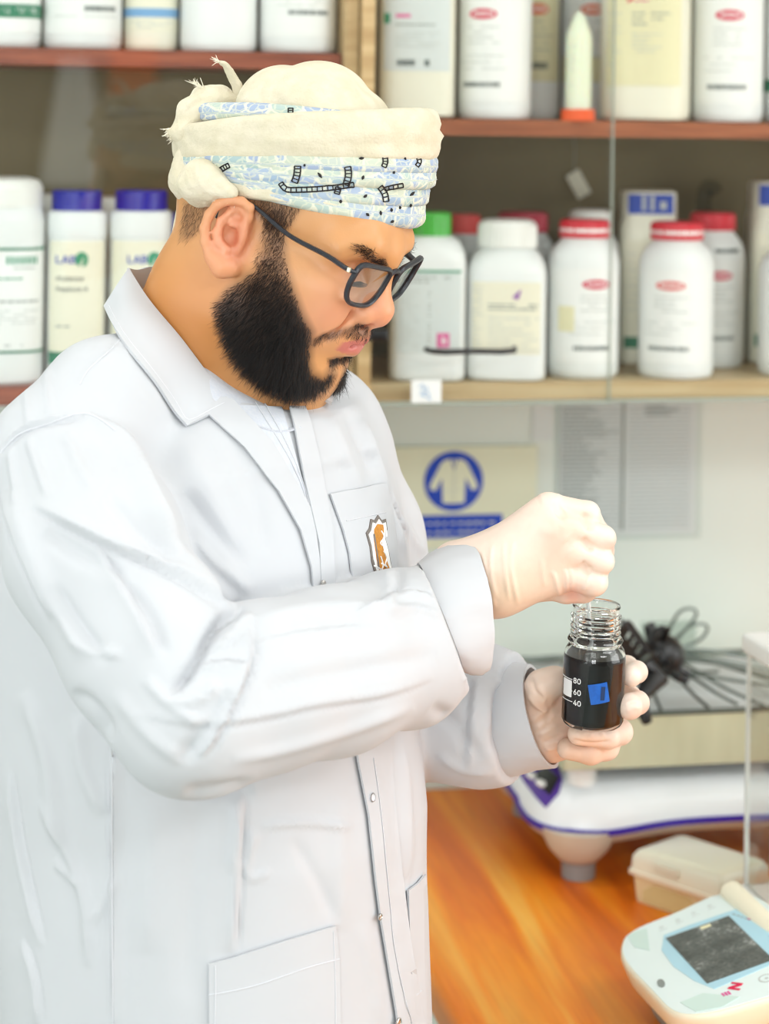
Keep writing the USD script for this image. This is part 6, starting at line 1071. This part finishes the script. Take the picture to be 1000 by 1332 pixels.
# spring wires over the platform
rk = T('wire_rack', 'tangle of thin steel spring wires lying across the shaker platform', 'rack', W(0.42, 0.05, PZ1), YAW)
rg = random.Random(8)
def wire(p, r=0.0021, m='wire_steel'): obj('wire', wallframe(sweep(spline(p, 26), r, 6), 0, 0, 0), m, rk)
zt_ = PZ1 + 0.004
for i, (a, b, c, d, h) in enumerate([(0.33, 0.06, 0.46, -0.062, 0.045), (0.34, 0.07, 0.39, -0.06, 0.05), (0.35, 0.07, 0.60, -0.04, 0.030), (0.34, 0.09, 0.61, 0.02, 0.028), (0.33, 0.05, 0.33, -0.064, 0.055), (0.36, 0.10, 0.60, 0.10, 0.030), (0.30, 0.08, 0.24, -0.05, 0.03), (0.26, 0.12, 0.60, -0.055, 0.012), (0.40, 0.15, 0.56, -0.06, 0.012), (0.30, 0.0, 0.46, 0.1, 0.02), (0.36, 0.02, 0.43, -0.05, 0.026)]):
    wire([(a, b, zt_ + h), ((2 * a + c) / 3, (2 * b + d) / 3, zt_ + h * 0.75 + 0.006), ((a + 2 * c) / 3, (b + 2 * d) / 3, zt_ + h * 0.3 + 0.004), (c, d, zt_ + 0.001)])
for (s_, h_, w_) in ((0.385, 0.082, 0.045), (0.395, 0.062, 0.050)):
    wire([(s_ - 0.02, 0.10, zt_ + 0.02), (s_ + 0.01, 0.10, zt_ + h_ * 0.7), (s_ + w_ * 0.7, 0.10, zt_ + h_), (s_ + w_, 0.10, zt_ + h_ - 0.004), (s_ + w_ * 0.9, 0.10, zt_ + h_ - 0.016), (s_ + w_ * 0.4, 0.10, zt_ + h_ * 0.55), (s_ - 0.02, 0.09, zt_ + 0.012)])
for k in range(3): wire([(0.216, 0.19 - 0.012 * k, zt_ + 0.004 * k), (0.25, 0.196 - 0.012 * k, zt_ + 0.002), (0.30, 0.19, zt_ + 0.003), (0.34, 0.17, zt_ + 0.001)], 0.0014)
for k in range(3): wire([(0.53, 0.0 + 0.03 * k, zt_), (0.55, 0.01 + 0.03 * k, zt_ + 0.012 + 0.004 * k), (0.575, 0.01 + 0.03 * k, zt_ + 0.022), (0.60, -0.01 + 0.03 * k, zt_ + 0.006)], 0.0014)
# black clamp with a star grip
cl = T('laboratory_clamp', 'black star-gripped clamp leaning on the wires right of the bottle neck', 'clamp', W(0.33, 0.05, PZ1), YAW)
hub = np.array([*P(862, 853, 2.58)]); fx = np.array([0.75, -0.25, 0.62]); fx /= np.linalg.norm(fx)
obj('grip_hub', trimesh.Trimesh(*(lambda s: (s.vertices * [1, 1, 1.0] + hub, s.faces))(trimesh.creation.icosphere(3, 0.026)), process=False), 'black_plastic', cl, smooth=True)
for k in range(11):
    a = k / 11 * 2 * math.pi; u = np.cross(fx, (0, 1.0, 0)); u /= np.linalg.norm(u); v = np.cross(fx, u); d = math.cos(a) * u + math.sin(a) * v
    obj('grip_prong', sweep([hub + d * 0.012, hub + d * 0.032 + fx * 0.004, hub + d * 0.041 + fx * 0.008], [0.0062, 0.0052, 0.0038], 8), 'black_plastic', cl)
obj('screw', sweep([hub, hub + (P(861, 822, 2.56) - hub) * 0.5, P(868, 818, 2.56)], 0.0045, 10), 'black_plastic', cl)
obj('screw', sweep([P(846, 838, 2.55), P(852, 820, 2.55), P(864, 817, 2.55)], 0.0040, 10), 'black_plastic', cl)
a0, a1 = P(806, 812, 2.53), P(842, 862, 2.54); ax = (a1 - a0) / np.linalg.norm(a1 - a0); nn = np.array([0, -1.0, 0.15]); nn -= ax * (nn @ ax); nn /= np.linalg.norm(nn); ay = np.cross(nn, ax); L_a = np.linalg.norm(a1 - a0)
pl_ = sbox(0, -0.022, L_a, 0.012).buffer(0.004)
for k in range(4): pl_ = pl_.difference(affinity.rotate(sbox(0.007 + 0.011 * k, -0.0005 , 0.013 + 0.011 * k, 0.009), 25))
obj('clamp_arm', place(ext(pl_, 0.008), ax, ay, nn, a0 + np.array([0, 0, -0.006])), 'black_plastic', cl)
obj('clamp_rim', sweep([P(808, 806, 2.522), P(826, 828, 2.525), P(846, 851, 2.53)], 0.0022, 8), 'black_plastic', cl)
obj('clamp_jaw', sweep([P(838, 862, 2.53), P(852, 884, 2.53), P(834, 905, 2.50), P(836, 914, 2.49)], [0.010, 0.016, 0.008, 0.006], 12), 'black_plastic', cl)
obj('clamp_knob', sweep([P(838, 915, 2.475), P(838, 930, 2.47), P(842, 940, 2.47)], [0.004, 0.008, 0.006], 12), 'black_plastic', cl)
obj('clamp_bar', sweep([P(826, 868, 2.52), P(836, 860, 2.515), P(846, 852, 2.515)], 0.0022, 8), 'wire_steel', cl)
ss, zz = hit_wall(904, 890, 0.17)
ap = T('acrylic_plate', 'clear grey plate standing upright on the platform behind the clamp', 'plate', W(ss - 0.03, 0.17, PZ1), YAW)
pane_mat('acrylic', (0.82, 0.86, 0.84), 1.4); obj('plate_sheet', wallframe(rbox(0.075, 0.004, 0.056, 0.0015, (ss - 0.0375, 0.17, PZ1 + 0.026)), 0, 0, 0), 'acrylic', ap)

# ================================================================== tip box
mat('box_lid', (244, 241, 220), 0.35, transmission_weight=0.25); mat('box_base', (238, 226, 182), 0.45, transmission_weight=0.15); mat('box_inside', (214, 196, 140), 0.6)
q0 = hit_z(817, 1172, BZ); ta = math.radians(-46); tx, ty = np.array([math.cos(ta), math.sin(ta), 0]), np.array([-math.sin(ta), math.cos(ta), 0]); LX, LY = 0.132, 0.094
tb_ = T('tip_box', 'cream translucent pipette tip box with lid, between shaker and balance', 'box', q0 + tx * LX / 2 + ty * LY / 2, ta)
def tl_(m): return place(m, tx, ty, (0, 0, 1), q0)
base_ = rings([np.c_[np.array([(x0, y0) for x0, y0 in np.array(sbox(i_, i_, LX - i_, LY - i_).buffer(-0.006).buffer(0.006, 6).exterior.coords)[:-1]]), np.full(len(sbox(i_, i_, LX - i_, LY - i_).buffer(-0.006).buffer(0.006, 6).exterior.coords) - 1, z)] for i_, z in ((0.006, 0.0), (0.005, 0.002), (0.002, 0.036))])
obj('base', tl_(base_), 'box_base', tb_, smooth=40)
def rr(i_, z, r=0.007): c = np.array(sbox(i_, i_, LX - i_, LY - i_).buffer(-r).buffer(r, 6).exterior.coords)[:-1]; return np.c_[c, np.full(len(c), z)]
lid = obj('lid', tl_(rings([rr(0.0, 0.033), rr(0.0, 0.036), rr(0.001, 0.052), rr(0.005, 0.058), rr(0.010, 0.0605), rr(0.02, 0.0615)])), 'box_lid', tb_, smooth=40)
obj('lid_rim', tl_(rings([rr(-0.002, 0.033), rr(-0.002, 0.0375), rr(0.001, 0.038)], (True, True))), 'box_lid', (tb_, lid[1]), smooth=40)
obj('clasp', tl_(rbox(0.034, 0.004, 0.010, 0.0015, (LX * 0.42, -0.001, 0.050))), 'box_lid', (tb_, lid[1]))
arch = Polygon([(0.018, 0.004), (LX * 0.74, 0.004), (LX * 0.74, 0.018), (LX * 0.66, 0.026), (LX * 0.45, 0.030), (LX * 0.25, 0.026), (0.018, 0.016)]); am = ext(arch, 0.0012); am.apply_transform(trimesh.transformations.rotation_matrix(math.pi / 2, (1, 0, 0)))
obj('side_panel', tl_(am.copy().apply_translation((0, 0.0040, 0))), 'box_inside', tb_, smooth=False)
obj('corner_rib', tl_(box(0.002, 0.002, 0.03, (LX * 0.80, 0.0028, 0.017))), 'box_lid', tb_, smooth=False)

# ================================================================== analytical balance at the right edge
mat('balance_white', (238, 239, 236), 0.35); mat('balance_cream', (236, 230, 206), 0.4); mat('panel_white', (226, 240, 238), 0.35); mat('panel_blue', (176, 216, 230), 0.4); mat('panel_green', (206, 228, 220), 0.4); mat('balance_grey', (138, 146, 142), 0.5)
usdkit.material(stage, '/World/Looks/screen', {'tc': ('texture_coordinate', {}), 'n': ('noise_texture', {'scale': 260.0, 'detail': 5.0, 'roughness': 0.7}), 'n2': ('noise_texture', {'scale': 28.0, 'detail': 3.0}), 'a': ('math', {'math_type': 'multiply'}), 'r': ('rgb_ramp', {'ramp': [(0.12, lin((66, 72, 70))), (0.30, lin((104, 110, 106))), (0.42, lin((176, 180, 176)))]}), 'p': ('principled_bsdf', {'roughness': 0.3})},
                [('tc.object', 'n.vector'), ('tc.object', 'n2.vector'), ('n.fac', 'a.value1'), ('n2.fac', 'a.value2'), ('a.value', 'r.fac'), ('r.color', 'p.base_color')], surface='p.BSDF')
tt, tb2 = 0.267, 0.219
bx3 = np.array([math.cos(tb2), math.sin(tb2), 0]); by3 = np.array([-bx3[1], bx3[0], 0]); o3 = np.array([0.29334, 2.15615, 0.92852])          # screen corner nearest the man's far hand
bal = T('analytical_balance', 'white analytical balance with tilted touch-screen console and clear draft shield', 'balance', (0.52, 2.20, BZ), tb2)
n3 = np.cross(bx3 + np.array([0, 0, tt]), by3); n3 /= np.linalg.norm(n3); e3 = np.cross(by3, n3)
def con(m, h=0.0): return place(m, e3, -by3, -n3, o3 + n3 * h) if False else place(m, e3, by3, n3, o3 + n3 * h)
# console outline in its own plane: x towards the balance, y away from the camera (screen corner at 0, 0)
outl = np.array([(-0.034, 0.036), (-0.022, 0.043), (0.03, 0.050), (0.088, 0.053), (0.096, 0.046), (0.108, -0.12), (0.104, -0.168), (0.09, -0.176), (0.02, -0.174), (-0.026, -0.164), (-0.041, -0.152), (-0.050, -0.11), (-0.052, -0.05), (-0.045, 0.015)])
outl = np.vstack([spline(np.c_[np.vstack([outl, outl[:1]]), np.zeros(15)], 90)[:-1, :2]]); po = Polygon(outl).buffer(0)
def shell(poly, zs, ins):
    R = []
    for z, i_ in zip(zs, ins):
        g = poly.buffer(-i_); c = np.array(g.exterior.coords)[:-1]; L = np.r_[0, np.cumsum(np.linalg.norm(np.diff(np.vstack([c, c[:1]]), axis=0), axis=1))]; q = np.linspace(0, L[-1], 121)[:-1]; cc_ = np.vstack([c, c[:1]])
        k0 = np.argmin(cc_[:-1, 0] + cc_[:-1, 1]); cc_ = np.vstack([c[k0:], c[:k0], c[k0:k0 + 1]]); L = np.r_[0, np.cumsum(np.linalg.norm(np.diff(cc_, axis=0), axis=1))]; q = np.linspace(0, L[-1], 121)[:-1]
        p = np.c_[np.interp(q, L, cc_[:, 0]), np.interp(q, L, cc_[:, 1]), np.full(120, z)]; a2 = np.sum(p[:, 0] * np.roll(p[:, 1], -1) - p[:, 1] * np.roll(p[:, 0], -1)); R.append(p if a2 > 0 else p[::-1])
    return rings(R)
con_ = obj('console', con(shell(po, [-0.030, -0.024, -0.006, -0.0015, 0.0], [0.010, 0.003, 0.0, 0.001, 0.003])), 'balance_cream', bal, smooth=40)
obj('console_base', con(shell(po.buffer(-0.012), [-0.062, -0.030], [0.006, 0.0])), 'balance_grey', bal, smooth=40)
face = po.buffer(-0.0035); obj('face_plate', con(ext(face, 0.0006)), 'panel_white', (bal, con_[1]), smooth=False)
SL, SW = 0.0692, 0.1144
arcp = Polygon([(0.001, 0.008), (-0.012, -0.02), (-0.014, -0.06), (-0.008, -0.10), (0.002, -0.128), (SL + 0.003, -0.120), (SL + 0.028, -0.118), (SL + 0.024, 0.009), (0.03, 0.010)])
obj('blue_panel', con(ext(arcp, 0.0004), 0.0007), 'panel_blue', (bal, con_[1]), smooth=False)
sc3 = obj('screen', con(ext(sbox(0, -SW, SL, 0), 0.0004), 0.0012), 'screen', (bal, con_[1]), smooth=False, label='grey worn touch screen')
obj('screen_bar', con(ext(sbox(0.036, -0.009, 0.047, -0.003), 0.0002), 0.0017), 'label_yellow', (bal, con_[1]), smooth=False)
obj('green_key', con(ext(Polygon([(-0.030, 0.033), (-0.020, 0.036), (-0.008, 0.034), (-0.022, -0.012), (-0.032, 0.005)]), 0.0004), 0.0007), 'panel_green', (bal, con_[1]), smooth=False)
obj('green_key', con(ext(Polygon([(-0.034, -0.130), (-0.010, -0.128), (0.016, -0.158), (-0.004, -0.164), (-0.028, -0.156)]), 0.0004), 0.0007), 'panel_green', (bal, con_[1]), smooth=False)
obj('sensor_window', con(ext(affinity.rotate(ell(0.0085, 0.0036), 80).buffer(0), 0.0005).apply_translation((-0.036, -0.083, 0)), 0.0007), 'balance_grey', (bal, con_[1]), smooth=False)
for k in range(4):
    c_ = (0.005 + 0.019 * k, 0.026 + 0.003 * k)
    obj('key_symbol', con(ext(unary_union([Point(c_).buffer(0.0022, 8).difference(Point(c_).buffer(0.0013, 8)), sbox(c_[0] - 0.004, c_[1] - 0.0065, c_[0] + 0.004, c_[1] - 0.0055)]), 0.0003), 0.0007), 'ink_palegrey', (bal, con_[1]), smooth=False)
    c2 = (0.060 + 0.026 * (k % 2), -0.140 - 0.018 * (k // 2)) if k < 2 else (0.07, -0.155)
obj('key_symbol', con(ext(Point(0.050, -0.142).buffer(0.008, 12).difference(Point(0.050, -0.142).buffer(0.0062, 12)).union(Point(0.050, -0.142).buffer(0.0018)), 0.0003), 0.0007), 'ink_palegrey', (bal, con_[1]), smooth=False)
# pink maker's sign and small letter
zl = unary_union([Polygon([(0, 0), (0.013, 0), (0.013, 0.0028), (0.0052, 0.0028), (0.0105, 0.0085), (0.0105, 0.0122), (-0.0016, 0.0122), (-0.0016, 0.0096), (0.0060, 0.0096), (0, 0.0034)])])
obj('pink_emblem', con(ext(affinity.translate(affinity.rotate(zl, -52, origin=(0, 0)), 0.012, -0.136), 0.0004), 0.0008), 'ink_red', (bal, con_[1]), smooth=False)
obj('pink_lettering', con(ext(affinity.translate(unary_union([sbox(0.003 * k, 0, 0.003 * k + 0.002, 0.007) for k in range(3)]), 0.0035, -0.1475), 0.0003), 0.0008), 'ink_pink', (bal, con_[1]), smooth=False)
obj('pink_letter', con(ext(affinity.translate(affinity.rotate(Polygon([(0, 0), (0.0022, 0), (0.0032, 0.0026), (0.0058, 0.0026), (0.0068, 0), (0.009, 0), (0.0056, 0.0085), (0.0034, 0.0085)]), -60, origin=(0, 0)), SL + 0.012, -0.020), 0.0004), 0.0012), 'ink_pink', (bal, con_[1]), smooth=False)
obj('grey_lettering', con(ext(unary_union([affinity.translate(affinity.rotate(sbox(0, 0, 0.004, 0.0012), -60 + 10 * k, origin=(0, 0)), SL + 0.004 + 0.002 * k, 0.001 - 0.006 * k) for k in range(5)]), 0.0003), 0.0012), 'ink_grey', (bal, con_[1]), smooth=False)
# hinge bar, base, draft shield
h0, h1 = P(951, 1160, 2.222), P(1050, 1256, 2.06)
obj('hinge_bar', sweep([h0, h1], 0.0125, 20, 0.9), 'balance_cream', bal)
Q0 = P(967, 1150, 2.346); bz3 = Q0[2]
def bl(m): return place(m, bx3, by3, (0, 0, 1), np.array([Q0[0], Q0[1], 0]))
obj('base', bl(rbox(0.34, 0.24, bz3 - BZ - 0.012, 0.010, (0.16, -0.112, (BZ + 0.012 + bz3) / 2))), 'balance_white', bal)
for a, b in ((0.03, -0.02), (0.03, -0.2), (0.29, -0.02), (0.29, -0.2)): obj('levelling_foot', bl(rot2(lathe([(0.012, BZ), (0.012, BZ + 0.014)], 20), 0, (a, b, 0))), 'dark_grey', bal)
hT = 0.253
obj('shield_pane', bl(box(0.004, 0.208, hT, (0.002, -0.104, bz3 + hT / 2))), 'shield_glass', bal, smooth=False); obj('shield_pane', bl(box(0.21, 0.004, hT, (0.109, -0.002, bz3 + hT / 2))), 'shield_glass', bal, smooth=False); obj('shield_pane', bl(box(0.21, 0.004, hT, (0.109, -0.206, bz3 + hT / 2))), 'shield_glass', bal, smooth=False)
obj('pane_edge', bl(box(0.0042, 0.0042, hT, (0.0019, -0.0019, bz3 + hT / 2))), 'label_grey', bal, smooth=False)
obj('shield_cap', bl(rbox(0.27, 0.218, 0.022, 0.005, (0.130, -0.104, bz3 + hT + 0.010))), 'balance_white', bal)
obj('rear_column', bl(rbox(0.10, 0.20, hT, 0.008, (0.262, -0.104, bz3 + hT / 2))), 'balance_white', bal)
obj('weighing_pan', bl(rot2(lathe([(0.006, bz3), (0.006, bz3 + 0.012), (0.044, bz3 + 0.013), (0.045, bz3 + 0.016), (0.0, bz3 + 0.0165)], 36), 0, (0.11, -0.104, 0))), 'steel', bal, smooth=30)
obj('door_grip', bl(rbox(0.018, 0.012, 0.062, 0.0055, (0.035, -0.012, bz3 + 0.050))), 'balance_white', bal)
